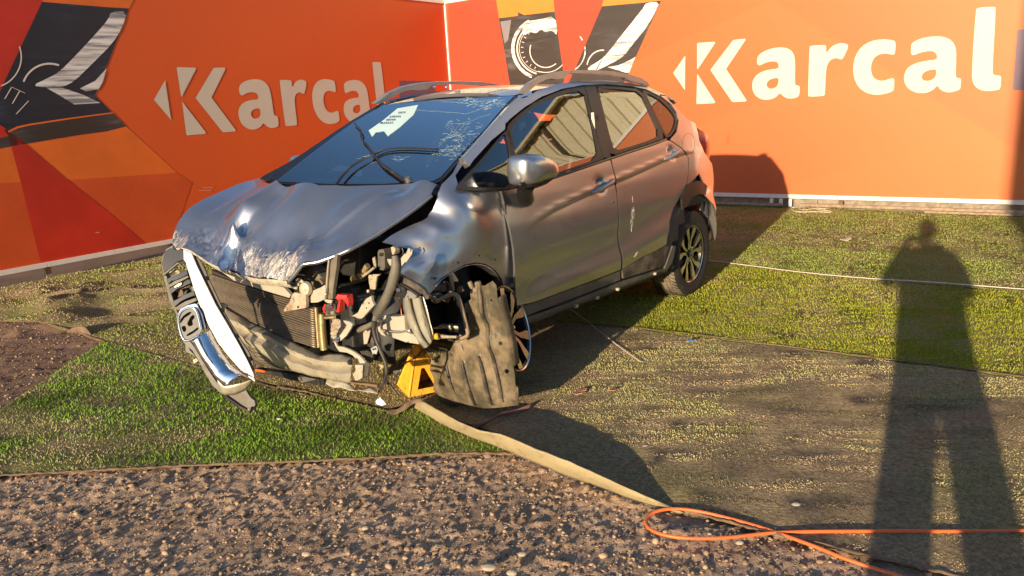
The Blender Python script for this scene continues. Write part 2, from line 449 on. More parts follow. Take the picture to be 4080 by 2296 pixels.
M_CABLE = mat('cable_black', (.03, .028, .026), .5, dirt=.3)
M_HOLE_SHADE = mat('hole_shade_black', (.004, .004, .004), .95, spec=.05)  # flat black standing for the shade inside the emblem openings
M_CLOTH = mat('seat_cloth', (.14, .14, .15), .9, bump=.3, bs=300)
M_PAPER = mat('paper', (.86, .88, .84), .8, var=.03)
M_PAPERB = mat('glass_tinted_paper', (.50, .66, .66), .7, var=.04)  # white paper with the blue cast of the windscreen put into its colour
M_INK = mat('ink', (.05, .08, .16), .6)
M_WCLOTH = mat('white_cloth', (.78, .77, .75), .85)
M_PILLARIN = mat('pale_trim', (.55, .52, .42), .7)
M_ORANGE = mat('orange_hose', (.80, .16, .04), .45, var=.1)
M_CORD = mat('beige_cord', (.62, .50, .38), .8, var=.15, vs=40)
M_WHITE = mat('white_painted_aluminium', (.78, .73, .66), .4, var=.05, dirt=.12, dirtcol=(.5, .42, .34))
M_STRING = mat('white_string', (.7, .62, .56), .8, var=.1)
M_WOOD = mat('weathered_timber', (.33, .24, .16), .85, var=.35, vs=25, bump=.4)
M_BRICK = mat('rough_concrete', (.30, .25, .19), .9, var=.35, vs=18, bump=.6, bs=30, bd=.02)
M_CREAM = mat('cream_corrugated_steel', (.66, .60, .40), .5, var=.06, dirt=.08, dirtcol=(.5, .42, .28))
G_WIND = glass('windscreen_glass', (.94, .98, .97), 4.6)
G_SIDE = glass('side_glass', (.66, .68, .60), 3.0)
G_FAR = glass('far_side_glass', (.88, .90, .86), 1.0)
G_DARKG = glass('rear_privacy_glass', (.42, .42, .40), 1.8)
M_CRACK = mat('crack_white', (.34, .46, .46), .3, var=.6, vs=80)
# ================================================================== THE GROUND
def D3(pts, z=0.0): return [ground(*VD(*p[:2]), p[2] if len(p) > 2 else z) for p in pts]
def gz(x, y):
    x = np.asarray(x, float); y = np.asarray(y, float)
    z = .016*(fbm(x, y, 3, 3, 1.3)-.5)+.0035*(fbm(x, y, 9, 3, 5)-.5)
    dx = (x+3.55)/1.1; dy = (y-6.5)/1.2
    m = np.exp(-(dx*dx+dy*dy)**1.5)
    rid = 1-np.abs(2*fbm(x*.9+.35*y, y*1.5, 21, 2, 1.6)-1)
    z = z+m*.20*np.clip(rid-.45, 0, 1)
    z = z+.02*sstep(1.6, 3.2, x)*(1-np.abs(2*fbm(x*.4, y*2.0, 5, 2, 1.5)-1))*sstep(5.4, 4.2, y)
    wr = 1-np.abs(2*fbm(x*1.2+3, y*9+x*1.5, 15, 2, 1.2)-1)
    z = z+.014*np.clip(wr-.55, 0, 1)*sstep(-.2, .6, x)+.010*np.clip(1-np.abs(2*fbm(x*.8, y*6-x, 16, 2, 1.1)-1)-.6, 0, 1)*sstep(-1.2, -2, x)
    return z
def dirt_z(x, y):
    z = gz(x, y)-.018
    st = fbm(x, y, 31, 4, 9); fine = fbm(x, y, 41, 4, 34)
    peb = np.clip(fbm(x, y, 55, 2, 45)-.60, 0, 1)*.07
    return z+.005*(st-.5)+.006*(fine-.5)+peb*.7+.007*(fbm(x, y, 61, 2, 62)-.5)
def quickmesh(name, V, tris, mat, quads=False, col=None, smooth=True):
    me = bpy.data.meshes.new(name); k = 4 if quads else 3
    me.vertices.add(len(V)); me.vertices.foreach_set('co', np.asarray(V, np.float32).ravel())
    t = np.asarray(tris, np.int32); me.loops.add(t.size); me.loops.foreach_set('vertex_index', t.ravel())
    me.polygons.add(len(t)); me.polygons.foreach_set('loop_start', np.arange(0, t.size, k, dtype=np.int32))
    me.update(calc_edges=True)
    if smooth: me.polygons.foreach_set('use_smooth', np.ones(len(t), bool))
    if col is not None:
        a = me.color_attributes.new('Col', 'FLOAT_COLOR', 'POINT'); a.data.foreach_set('color', np.c_[col, np.ones(len(col))].astype(np.float32).ravel())
    me.materials.append(mat); me.validate()
    o = bpy.data.objects.new(name, me); COL.objects.link(o); return o
def gridmesh(name, xs, ys, zf, mat):
    X, Y = np.meshgrid(xs, ys); Z = zf(X, Y); V = np.stack([X.ravel(), Y.ravel(), Z.ravel()], 1)
    n = len(xs); i = np.arange(len(ys)-1)[:, None]*n+np.arange(n-1)[None]; i = i.ravel()
    return quickmesh(name, V, np.stack([i, i+1, i+n+1, i+n], 1), mat, True)
def dirtmat():
    N = NT('dirt'); a = N.noise(2.2, 6, .65); b = N.noise(38, 8, .7); c = N.noise(150, 3, .6)
    col = N.ramp(b, [(.28, (.38, .24, .15)), (.5, (.48, .325, .21)), (.72, (.58, .42, .29))])
    f = N.ramp(a, [(.40, (1, 1, 1)), (.60, (0, 0, 0))]); col = N.mix(f, col, N.mix(.4, col, (.13, .07, .04)))
    col = N.mix(N.ramp(c, [(.55, (0, 0, 0)), (.75, (.6, .6, .6))]), col, (.6, .5, .39))
    sx = N.n('ShaderNodeSeparateXYZ'); N.l(N.tc.outputs['Object'], sx.inputs[0]); mr = N.n('ShaderNodeMapRange'); mr.inputs[1].default_value = -2.2; mr.inputs[2].default_value = -2.9; mr.inputs[3].default_value = 0; mr.inputs[4].default_value = .65; N.l(sx.outputs[0], mr.inputs[0]); col = N.mix(mr.outputs[0], col, (.13, .068, .042))
    N.l(col, N.b.inputs['Base Color']); N.b.inputs['Roughness'].default_value = .92; N.b.inputs['Specular IOR Level'].default_value = .25
    N.bump(c, .7, .006); return N.m
M_DIRT = dirtmat()
struct(gridmesh('ground', np.array([-90, -30, -12, -6, 4, 12, 30, 90.]), np.array([-60, -20, -5, 1, 6, 16, 40, 90.]), lambda x, y: x*0-.09, M_DIRT))
struct(gridmesh('dirt_lot', np.arange(-3.2, 2.4, .0098), np.arange(1.5, 3.70, .0098), dirt_z, M_DIRT))
struct(gridmesh('dirt_lot', np.arange(-5.6, 2.4, .020), np.arange(3.68, 6.3, .020), dirt_z, M_DIRT))
# pebbles: nobody could count them
def ico():
    bm = bmesh.new(); bmesh.ops.create_icosphere(bm, subdivisions=1, radius=1); V = np.array([v.co[:] for v in bm.verts]); F = np.array([[v.index for v in f.verts] for f in bm.faces]); bm.free(); return V, F
ICV, ICF = ico()
def inpoly(P, poly):
    x, y = P[:, 0], P[:, 1]; c = np.zeros(len(P), bool); n = len(poly)
    for i in range(n):
        x1, y1 = poly[i][:2]; x2, y2 = poly[(i+1) % n][:2]
        if y1 == y2: continue
        c ^= ((y1 > y) != (y2 > y)) & (x < (x2-x1)*(y-y1)/(y2-y1)+x1)
    return c
OCV = np.array([[1, 0, 0], [-1, 0, 0], [0, 1, 0], [0, -1, 0], [0, 0, 1], [0, 0, -1.]]); OCF = np.array([[0, 2, 4], [2, 1, 4], [1, 3, 4], [3, 0, 4], [2, 0, 5], [1, 2, 5], [3, 1, 5], [0, 3, 5]])
def pebbles(name, pts, sizes, mat, ICV=ICV, ICF=ICF):
    n = len(pts); V = np.repeat(ICV[None], n, 0)*(1+.25*RNG.standard_normal((n, len(ICV), 1)).clip(-1, 1))
    an = RNG.uniform(0, 6.28, n); c, s = np.cos(an), np.sin(an); sc = np.stack([sizes*RNG.uniform(.8, 1.5, n), sizes*RNG.uniform(.7, 1.1, n), sizes*RNG.uniform(.45, .8, n)], 1)
    V = V*sc[:, None, :]; x = V[..., 0]*c[:, None]-V[..., 1]*s[:, None]; y = V[..., 0]*s[:, None]+V[..., 1]*c[:, None]
    V = np.stack([x, y, V[..., 2]], 2)+pts[:, None, :]
    F = (ICF[None]+np.arange(n)[:, None, None]*len(ICV)).reshape(-1, 3)
    t = RNG.random(n)[:, None]; col = (np.array([.32, .215, .135])*(1-t)+np.array([.45, .33, .225])*t)*RNG.choice([.4, .8, 1, 1.05], n)[:, None]
    return quickmesh(name, V.reshape(-1, 3), F, mat, col=np.repeat(col, len(ICV), 0), smooth=False)
M_PEB = attrmat('pebble', .85)
# turf sheets, outlines measured on the ground
A_out = D3([(262, 862), (455, 917), (640, 965), (800, 1000), (985, 1038), (1045, 1022), (1130, 1075), (1240, 1118), (1290, 1138), (1180, 1140), (1000, 1148), (700, 1166), (450, 1176), (300, 1183), (0, 1198), (-260, 1212), (-260, 1120), (0, 1036), (130, 945)])
Kc = np.array([-.821, 12.753, 0]); aL = 0.634617
uL = np.array([math.sin(aL), math.cos(aL), 0]); uR = np.array([math.cos(aL), -math.sin(aL), 0])
m1 = D3([(1400, 812)])[0]; m2 = D3([(1560, 640)])[0]
nearwall = Kc+uL*-.02+uR*.04
B_out = D3([(-300, 760), (0, 812), (100, 829), (200, 846), (262, 858), (455, 912), (640, 958), (800, 992), (985, 1030), (1050, 1006)])+[m1, m2, nearwall, Kc-uL*8.7+uR*.05]
C_out = D3([(1062, 1012), (1150, 1060), (1260, 1095), (1420, 1163), (1560, 1222), (1700, 1288), (1800, 1310), (1900, 1340), (2170, 1402), (2576, 1495), (3100, 1600), (3300, 1090), (2576, 962), (2100, 893), (1620, 834)])+[m1]
D_out = [m1]+D3([(1620, 831), (2100, 890), (2576, 958), (3300, 1080), (3300, 795), (2576, 739), (2170, 708), (1830, 668)])+[m2]
E_out = [m2]+D3([(1830, 666), (2170, 705), (2576, 736), (3300, 790)])+[Kc+uR*11.5-uL*.03, nearwall]
def turfmat(name, g, br, amt):
    N = NT(name); a = N.noise(1.4, 5, .7); b = N.noise(60, 5, .7)
    f = N.ramp(a, [(max(.02, .55-amt*.5), (0, 0, 0)), (.8-amt*.4, (1, 1, 1))])
    col = N.mix(f, g, br); col = N.mix(N.ramp(b, [(.3, (.75, .75, .75)), (.7, (0, 0, 0))]), col, (.03, .022, .012))
    N.l(col, N.b.inputs['Base Color']); N.b.inputs['Roughness'].default_value = .95; N.b.inputs['Specular IOR Level'].default_value = .1
    N.bump(b, 1., .03); return N.m
M_BLADE = attrmat('turf_blade', .6, spec=.25)
BR = np.array([.64, .48, .29])
sheets = [  # outline, green, brown amount, blade height, density, lean
    ('lush', A_out, (.19, .36, .025), .50, .022, 1.1, .9),
    ('back', B_out, (.31, .37, .07), .55, .015, 1.0, .7),
    ('worn', C_out, (.46, .47, .17), .72, .0115, 1.9, .7),
    ('lime', D_out, (.33, .37, .03), .36, .0155, 1.2, .6),
    ('far', E_out, (.32, .40, .075), .34, .013, 1.1, .7)]
for si, (nm, out, g, amt, bh, dens, lean) in enumerate(sheets):
    lvl = .004+.001*si
    o = patch('turf_sheet', [np.array([p[0], p[1], 0]) for p in out], turfmat('turf_base_'+nm, tuple(x*.95 for x in g), tuple(BR*.95), amt), None, 'xy', .09, surf=lambda x, y: gz(x, y)+lvl, thick=.006)
    struct(o)
    poly = np.array(out)[:, :2]; lo = np.maximum(poly.min(0), [-6.5, 1.6]); hi = np.minimum(poly.max(0), [9, 13.5])
    Ps = []
    for (d0, d1, den, wmul) in ((0, 3.8, 9500, .9), (3.8, 5.5, 7000, 1.0), (5.5, 7.5, 4200, 1.25), (7.5, 15, 2000, 1.7)):
        n = int(den*dens*(hi-lo).prod()); 
        q = RNG.uniform(lo, hi, (n, 2)); r = np.hypot(q[:, 0], q[:, 1]); k = (r >= d0) & (r < d1)
        # only what the place shows from near this spot
        k &= (np.abs(q[:, 0]-.05*q[:, 1]) < q[:, 1]*.86+.6)
        q = q[k]; k2 = inpoly(q, poly); q = q[k2]; Ps.append(np.c_[q, np.full(len(q), wmul)])
    Q = np.vstack(Ps); n = len(Q); x, y, wm = Q.T
    big = fbm(x, y, 77+si, 5, 1.5); mid = fbm(x+.8*fbm(x, y, 5, 2, 2), y*1.8, 91+si, 4, 5.0)
    br = sstep(.72-amt*.55, .92-amt*.5, .55*big+.45*mid+RNG.normal(0, .05, n))
    if nm == 'worn': 
        # bare, dirty ground towards the bottom and beside the car; greener towards the right seam
        br = np.clip(br+.25*sstep(3.6, 2.6, y)-.75*sstep(1.5, 2.6, x)*sstep(3.0, 3.5, y)*sstep(.35, .6, mid), 0, 1)
    if nm == 'back': br = np.clip(br+.5*sstep(-2.2, -1.2, x)*sstep(5.6, 4.6, y), 0, 1)
    if nm == 'far': br = np.clip(br+.8*sstep(8.2, 8.6, y+.6*x)*0+.45*sstep(.6, .2, np.abs(y+.74*x-9.4))*sstep(.4, .6, mid), 0, 1)
    if nm == 'lush':
        br = np.clip(br-.6*sstep(4.2, 4.8, y), 0, 1); dk = sstep(.5, .7, fbm(x, y*1.5, 133, 3, 2.2))
    G = np.array(g)*RNG.uniform(.8, 1.2, (n, 1)); G[:, 0] *= RNG.uniform(.8, 1.3, n)
    Bc = BR*RNG.uniform(.75, 1.2, (n, 1)); col = G*(1-br[:, None])+Bc*br[:, None]
    if nm == 'worn': col = col*(1-.6*sstep(.55, .68, fbm(x*.8, y*1.6, 203, 4, 1.8)))[:, None]
    if nm == 'lush': col = col*(1-.5*dk*sstep(4.9, 4.3, y))[:, None]
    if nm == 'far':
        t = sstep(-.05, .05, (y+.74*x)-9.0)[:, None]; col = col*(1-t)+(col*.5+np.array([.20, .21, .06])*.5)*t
    h = bh*RNG.uniform(.5, 1.1, n)*(1-.6*br)*np.sqrt(wm)*(.85+.3*big); w = .0032*wm*RNG.uniform(.8, 1.3, n)
    an = RNG.uniform(0, 6.28, n); ln = RNG.uniform(.1, 1, n)*lean*h; la = RNG.uniform(0, 6.28, n)
    z0 = gz(x, y)+lvl-.002
    p0 = np.stack([x-np.cos(an)*w, y-np.sin(an)*w, z0], 1); p1 = np.stack([x+np.cos(an)*w, y+np.sin(an)*w, z0], 1)
    p2 = np.stack([x+np.cos(la)*ln, y+np.sin(la)*ln, z0+h*np.sqrt(np.clip(1-(ln/h/1.3)**2, .15, 1))], 1)
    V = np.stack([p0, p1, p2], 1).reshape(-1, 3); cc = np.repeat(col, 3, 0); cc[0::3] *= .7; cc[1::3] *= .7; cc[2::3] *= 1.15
    F = np.arange(3*n).reshape(n, 3)
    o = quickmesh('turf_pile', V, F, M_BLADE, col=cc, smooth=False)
    desc = {'lush': 'bright green deep pile of the turf triangle in front of the car', 'back': 'worn green turf pile behind and left of the car', 'worn': 'dusty flattened turf pile right of the diagonal fold',
            'lime': 'lime green turf pile between the brown and white seams', 'far': 'green turf pile between the white seam and the right wall'}[nm]
    tag(o, desc, 'artificial grass', kind='stuff')
# loose gravel
n = 120000; q = np.c_[RNG.uniform(-5.5, 2.3, n), RNG.uniform(1.6, 6.2, n)]
k = (np.abs(q[:, 0]) < q[:, 1]*.85+.5)
for out in (A_out, B_out, C_out, D_out): k &= ~inpoly(q, np.array(out)[:, :2])
q = q[k & ((q[:, 1] < 3.75) | (RNG.random(n) < .45))]; sz = .0033*np.exp(RNG.normal(0, .48, len(q))).clip(.35, 4.2)
bigp = sz > .0052; zz = dirt_z(q[:, 0], q[:, 1])+sz*.35
p2_ = pebbles('fine_gravel', np.c_[q, zz][~bigp], sz[~bigp], M_PEB, OCV, OCF); tag(p2_, 'fine crumbs of soil and grit over the bare brown dirt', 'gravel', kind='stuff')
pb = pebbles('gravel', np.c_[q, zz][bigp], sz[bigp], M_PEB)
tag(pb, 'loose gravel scattered over the bare brown dirt', 'gravel', kind='stuff')
M_STONE = mat('stone', (.40, .33, .25), .85, var=.25, vs=60, bump=.4)
stones = [((1608, 1355), .022, 'pale stone on the dirt lying right of the turf corner, under the fold', 0),]
for (px, py, s, lab) in [(1232, 1435, .022, 'pale round stone at the very bottom centre of the dirt'), (1288, 1447, .020, 'flat stone beside the round one at the bottom edge'),
        (1315, 1400, .015, 'small stone on dirt above the bottom edge pair'), (2001, 1278, .016, 'pale stone on worn turf near the photographer shadow'),
        (1622, 1127, .014, 'orange-tinted stone on worn turf right of the fold shadow'), (920, 1330, .014, 'lone pebble on dirt below the green turf'),
        (770, 1396, .016, 'tan stone on the dirt left of centre'), (1860, 1375, .014, 'grey stone lying between the hose strands')]:
    P = ground(*VD(px, py)); V = ICV*np.array([1.3, 1, .65])*s*(1+.15*RNG.standard_normal((len(ICV), 1)))
    o = link_mesh('stone', V+np.array([0, 0, s*.35]), ICF.tolist(), M_STONE, None, True, ang=60); o.location = (P[0], P[1], float(gz(P[0], P[1]))); 
    sb = o.modifiers.new('s', 'SUBSURF'); sb.levels = sb.render_levels = 1; tag(o, lab, 'stone', 'larger stones lying about')

# seams, hems, cords
def gpath(pts, lift=.004): return [np.array([p[0], p[1], float(gz(p[0], p[1]))+lift]) for p in D3(pts)]
def ribbon(name, pts, w, mat, lift=.012, wob=.01, n=60, rag=.4):
    P = resample(gpath(pts, lift), n); T = np.gradient(P, axis=0); T /= np.linalg.norm(T, axis=1)[:, None]; S = np.stack([T[:, 1], -T[:, 0], T[:, 2]*0], 1)
    ww = w*(1+rag*(RNG.random(n)-.5)*2); zz = wob*RNG.random(n)
    a = P-S*ww[:, None]; b = P+S*ww[:, None]; m = P.copy(); m[:, 2] += zz
    return loft(name, [a, m, b], mat, None, n, .002)
M_HEM = mat('turf_backing_brown', (.17, .11, .068), .8, var=.3, vs=20, bump=.4)
M_BACK = mat('turf_backing_tan', (.36, .29, .16), .85, var=.12, vs=9, bump=.5, bs=160, bd=.003, dirt=.25, dirtcol=(.2, .15, .08), ds=14)
struct(ribbon('turf_seam', [(1400, 812), (1500, 820), (1620, 833), (1850, 857), (2100, 892), (2350, 925), (2576, 960), (3200, 1065)], .007, M_HEM, .012, .004, 120))
struct(ribbon('turf_hem', [(-200, 1208), (0, 1199), (200, 1190), (330, 1183), (520, 1172), (650, 1166), (800, 1160), (1000, 1149), (1060, 1143), (1180, 1141), (1300, 1143)], .010, M_HEM, .003, .006, 200, .8))
struct(ribbon('turf_hem', [(0, 812), (100, 829), (190, 843), (262, 862), (360, 887), (455, 915), (640, 962), (700, 978)], .016, M_HEM, .003, .005, 80, .8))
struct(ribbon('turf_hem', [(700, 975), (760, 985), (860, 1010), (940, 1028), (1000, 1042)], .013, M_HEM, .005, .006, 60, .9))
struct(ribbon('turf_hem', [(1690, 1280), (1800, 1312), (1900, 1341), (2170, 1403), (2576, 1497), (3000, 1590)], .009, M_HEM, .008, .006, 120, .8))
# folded-over strip of turf backing
lo_e = D3([(1041, 1026), (1085, 1052), (1130, 1077), (1185, 1101), (1240, 1121), (1330, 1157), (1400, 1187), (1500, 1222), (1600, 1258), (1712, 1292)], .002)
up_e = [ground(*VD(x, y), z) for x, y, z in [(1062, 1008, .07), (1110, 1036, .085), (1155, 1062, .095), (1205, 1083, .1), (1262, 1093, .1), (1345, 1128, .1), (1430, 1160, .095), (1530, 1206, .075), (1620, 1246, .045), (1722, 1291, .004)]]
md_e = [a*.5+b*.5+np.array([-.006, -.012, .012]) for a, b in zip(lo_e, up_e)]
o = loft('folded_turf_edge', [lo_e, md_e, up_e], M_BACK, None, 90, .006, sub=3, bump=lambda V: np.stack([0*V[:, 0], .006*(fbm(V[:, 0], V[:, 1], 4, 3, 14)-.5), .006*(fbm(V[:, 0], V[:, 1], 8, 3, 18)-.5)], 1))
tag(o, 'long tan strip of turf backing folded up, running diagonally to the hose', 'turf fold')
c1 = [ground(*VD(x, y), z) for x, y, z in [(968, 1040, .0), (990, 1044, .01), (1020, 1032, .03), (1040, 1016, .05), (1066, 1008, .07)]]
c2 = [ground(*VD(x, y), z) for x, y, z in [(975, 1028, .0), (1000, 1030, .03), (1022, 1014, .06), (1040, 1003, .07), (1060, 1002, .075)]]
tag(loft('curled_turf_flap', [c1, c2], M_HEM, None, 20, .003, sub=3), 'curled brown turf flap at the upper end of the fold, by the jack stand', 'turf flap')
c1 = [ground(*VD(x, y), z) for x, y, z in [(1182, 1085, 0), (1215, 1072, .01), (1250, 1050, .03), (1290, 1040, .02), (1335, 1028, .01)]]
c2 = [ground(*VD(x, y), z) for x, y, z in [(1190, 1070, .03), (1225, 1060, .04), (1262, 1038, .05), (1300, 1030, .03), (1340, 1014, .03)]]
tag(loft('loose_fabric_strip', [c1, c2], mat('dusty_pink_strip', (.26, .13, .10), .8, var=.2), None, 20, .003, sub=2), 'reddish fabric strip curling on the ground beneath the dangling liner', 'fabric strip')
c1 = [ground(*VD(x, y), z) for x, y, z in [(168, 838, 0), (190, 842, .0), (215, 848, .0), (236, 850, .02)]]
c2 = [ground(*VD(x, y), z) for x, y, z in [(172, 830, .03), (190, 822, .075), (214, 822, .08), (240, 853, .0)]]
tag(loft('curled_turf_corner', [c1, c2], M_HEM, None, 20, .004, sub=4), 'curled brown turf corner by the dirt patch at far left', 'turf flap')
def cord(name, pts, r, mat, label, cat, lift=None, seg=6, V=VD, sm=2, zs=None):
    P = []
    for i, p in enumerate(pts):
        g = ground(*V(*p[:2]), p[2] if len(p) > 2 else 0); z = float(gz(g[0], g[1])) if len(p) < 3 else p[2]
        P.append(np.array([g[0], g[1], z+(lift if lift is not None else r)]))
    o = tube(name, P, r, mat, None, seg, sm=sm); tag(o, label, cat); return o
cord('white_line', [(1560, 640), (1700, 652), (1790, 662), (1830, 667), (1900, 676), (2000, 690), (2170, 706), (2350, 717), (2576, 737), (3100, 776)], .0035, M_STRING, 'thin white line stretched across the turf behind the rear wheel', 'cord', .02)
cord('thin_string', [(1415, 772, .03), (1450, 795), (1500, 835), (1560, 883), (1612, 920)], .0025, M_STRING, 'thin pale string lying on turf beside the sill', 'string', .02)
cord('orange_hose', [(2576, 1340), (2400, 1343), (2170, 1349), (2050, 1349), (1960, 1350), (1900, 1356), (1830, 1366), (1740, 1367), (1670, 1359), (1628, 1338), (1622, 1315), (1645, 1296), (1690, 1290), (1750, 1296), (1830, 1312), (1900, 1333), (1960, 1352), (2050, 1387), (2130, 1420), (2230, 1450), (2400, 1500)], .0062, M_ORANGE, 'orange hose looped on the dirt at the bottom right', 'hose', .011, 8)
cord('beige_rope', [(1165, 1110), (1180, 1145), (1250, 1165), (1450, 1155), (1620, 1165), (1640, 1150), (1480, 1140), (1390, 1100), (1420, 1060), (1540, 1050), (1640, 1080), (1640, 1110), (1560, 1130), (1430, 1120), (1300, 1145), (1220, 1100), (1300, 1065), (1420, 1055), (1330, 1110), (1290, 1140), (1400, 1075), (1500, 1060), (1600, 1100), (1560, 1140), (1440, 1090), (1200, 1110), (1165, 1110), (1240, 1080), (1600, 1085), (1700, 1078), (1740, 1085)], .007, M_CORD, 'tangled beige rope on turf at the foot of the right wall', 'rope', .012, 6, V10)
cord('ground_cord', [(330, 1052), (600, 1055), (880, 1066), (1200, 1085)], .005, M_CORD, 'beige cord lying straight along the foot of the right wall', 'cord', .03, 6, V10)
cord('red_wire', [(452, 641), (462, 650), (490, 655), (520, 652), (540, 656), (600, 662)], .006, mat('red_wire', (.6, .06, .04), .5), 'red cable on the turf beside the left wall', 'cable', .015, 6, VD)
frag = mat('broken_red_plastic', (.34, .15, .10), .6)
for (px, py, s, lab, mm) in [(1453, 1000, .032, 'flat reddish scrap on worn turf right of the front wheel', frag), (1468, 993, .022, 'small reddish scrap behind the larger one', frag), (1540, 993, .02, 'lone brownish scrap further along the turf', frag),
        (1883, 800, .02, 'tiny red chip on the lime turf behind the wheel', frag), (1740, 866, .02, 'tiny blue chip on the brown seam', mat('blue_chip', (.04, .2, .5), .5)),
        (2130, 610, .06, 'pale scrap on the far turf before the shadow', M_CORD), (2548, 547, .045, 'white scrap in shade near the right wall', M_PAPER), (1828, 508, .07, 'crumpled white plastic by the wall behind the bumper', M_PAPER), (72, 1014, .0, '', None),
        (693, 919, .02, 'small orange chip on dark turf beside the fallen grille', frag), (702, 1062, .012, 'white chip on dark turf lower left', M_PAPER)]:
    if not s: continue
    P = ground(*VD(px, py)); pts = []
    for k in range(7):
        a = k/7*6.28; r = s*random.uniform(.5, 1.2); pts.append(np.array([r*math.cos(a)*1.5, r*math.sin(a)*.7, random.uniform(0, s*.4)]))
    o = patch('scrap', pts, mm, None, 'xy', s*.4, thick=.004, smooth=False); o.location = (P[0], P[1], float(gz(P[0], P[1]))+.018); tag(o, lab, 'scrap', 'scraps of debris on the turf')

# ================================================================== THE PRINTED WALLS
def onL(px, py, y=0.): 
    d = ray(px, py); K = Kc+uR*(-y); t = ((K-O)@uR)/(d@uR); P = O+d*t; return np.array([(P-Kc)@uL, y, P[2]])
def onR(px, py, y=0.):
    d = ray(px, py); K = Kc+uL*y; t = ((K-O)@uL)/(d@uL); P = O+d*t; return np.array([(P-Kc)@uR, y, P[2]])
def printmat(name, c0, c1, c2, x0, x1, st=.07):
    """banner print: colour runs along the wall with faint slanting facets"""
    N = NT(name); sp = N.n('ShaderNodeSeparateXYZ'); N.l(N.tc.outputs['Object'], sp.inputs[0])
    mr = N.n('ShaderNodeMapRange'); mr.inputs[1].default_value = x0; mr.inputs[2].default_value = x1; N.l(sp.outputs[0], mr.inputs[0])
    col = N.ramp(mr.outputs[0], [(0, c0), (.5, c1), (1, c2)])
    a = N.n('ShaderNodeVectorMath'); a.operation = 'DOT_PRODUCT'; a.inputs[1].default_value = (-.30, 0, .95); N.l(N.tc.outputs['Object'], a.inputs[0])
    f = N.n('ShaderNodeMath'); f.operation = 'FRACT'; mu = N.n('ShaderNodeMath'); mu.operation = 'MULTIPLY'; mu.inputs[1].default_value = .9; N.l(a.outputs['Value'], mu.inputs[0]); N.l(mu.outputs[0], f.inputs[0])
    a2 = N.n('ShaderNodeVectorMath'); a2.operation = 'DOT_PRODUCT'; a2.inputs[1].default_value = (-.55, 0, -.8); N.l(N.tc.outputs['Object'], a2.inputs[0])
    f2 = N.n('ShaderNodeMath'); f2.operation = 'FRACT'; mu2 = N.n('ShaderNodeMath'); mu2.operation = 'MULTIPLY'; mu2.inputs[1].default_value = .43; N.l(a2.outputs['Value'], mu2.inputs[0]); N.l(mu2.outputs[0], f2.inputs[0])
    col = N.mix(N.ramp(f.outputs[0], [(0, (0, 0, 0)), (.75, (st*3,)*3), (.77, (0, 0, 0))]), col, c2)
    col = N.mix(N.ramp(f2.outputs[0], [(0, (0, 0, 0)), (.9, (st*3,)*3), (.92, (0, 0, 0))]), col, c0)
    d = N.noise(1.6, 7, .7); col = N.mix(N.ramp(d, [(.55, (0, 0, 0)), (.8, (.22, .22, .22))]), col, tuple(x*.62+.03 for x in c1))
    sc = N.n('ShaderNodeMapping'); sc.inputs['Scale'].default_value = (22, 22, .6); N.l(N.tc.outputs['Object'], sc.inputs[0])
    s2 = N.noise(1, 4, .6, vec=sc.outputs[0]); col = N.mix(N.ramp(s2, [(.66, (0, 0, 0)), (.8, (.10, .10, .10))]), col, (.6, .45, .36))
    N.l(col, N.b.inputs['Base Color']); N.b.inputs['Roughness'].default_value = .48; N.b.inputs['Specular IOR Level'].default_value = .35
    N.bump(N.noise(1.1, 3, .5), .25, .02); return N.m
def flat(name, c, v=.06, vs=6, r=.45): return mat(name, c, r, var=v, vs=vs, spec=.35)
def picmat(name, c):
    N = NT(name); mp = N.n('ShaderNodeMapping'); mp.inputs['Rotation'].default_value = (0, .65, 0); mp.inputs['Scale'].default_value = (1.2, 1, 7); N.l(N.tc.outputs['Object'], mp.inputs[0])
    a = N.noise(1.3, 6, .6, vec=mp.outputs[0], dist=.8); b = N.noise(1.4, 2, .5)
    col = N.ramp(a, [(.35, tuple(x*.45 for x in c)), (.58, c), (.74, tuple(min(1, x*2.2+.02) for x in c))]); col = N.mix(N.ramp(b, [(.45, (0, 0, 0)), (.55, (.8, .8, .8))]), col, tuple(x*.6 for x in (c[0], c[1]*.85, c[2]*.7)))
    N.l(col, N.b.inputs['Base Color']); N.b.inputs['Roughness'].default_value = .45; return N.m
def white_pic(name):
    N = NT(name); mp = N.n('ShaderNodeMapping'); mp.inputs['Rotation'].default_value = (0, .75, 0); mp.inputs['Scale'].default_value = (.8, 1, 12); N.l(N.tc.outputs['Object'], mp.inputs[0])
    a = N.noise(2.2, 5, .6, vec=mp.outputs[0], dist=.4); N.l(N.ramp(a, [(.38, (.22, .23, .25)), (.5, (.62, .60, .57)), (.62, (.80, .78, .74))]), N.b.inputs['Base Color']); N.b.inputs['Roughness'].default_value = .45; return N.m
VERM = (.70, .062, .022); ORG = (.80, .20, .045); PEACH = (.84, .30, .09)
M_RWALL = printmat('right_banner_print', (.55, .078, .024), (.62, .118, .030), (.66, .175, .045), 0, 8.2)
M_LWALL = printmat('left_banner_print', (.66, .105, .020), (.68, .105, .018), (.64, .09, .018), -7, 0)
M_LET = flat('cream_print', (.60, .55, .45), .02); M_PUR = flat('grey_violet_print', (.16, .10, .14))
M_PORG = flat('amber_print', (.56, .21, .03)); M_PRED = flat('scarlet_print', (.50, .062, .028)); M_PRED2 = flat('deep_red_print', (.52, .032, .014), .2, 1.5)
M_PBLK = picmat('lamp_photo_dark', (.062, .050, .046)); M_PBLU = picmat('lamp_photo_navy', (.022, .028, .05)); M_PWH = white_pic('lamp_photo_chrome'); M_PLINE = flat('pale_line_print', (.7, .62, .55))
M_PORG2 = flat('orange_print', (.72, .15, .022), .12, 2); M_PORG3 = flat('burnt_orange_print', (.60, .088, .02), .12, 2)
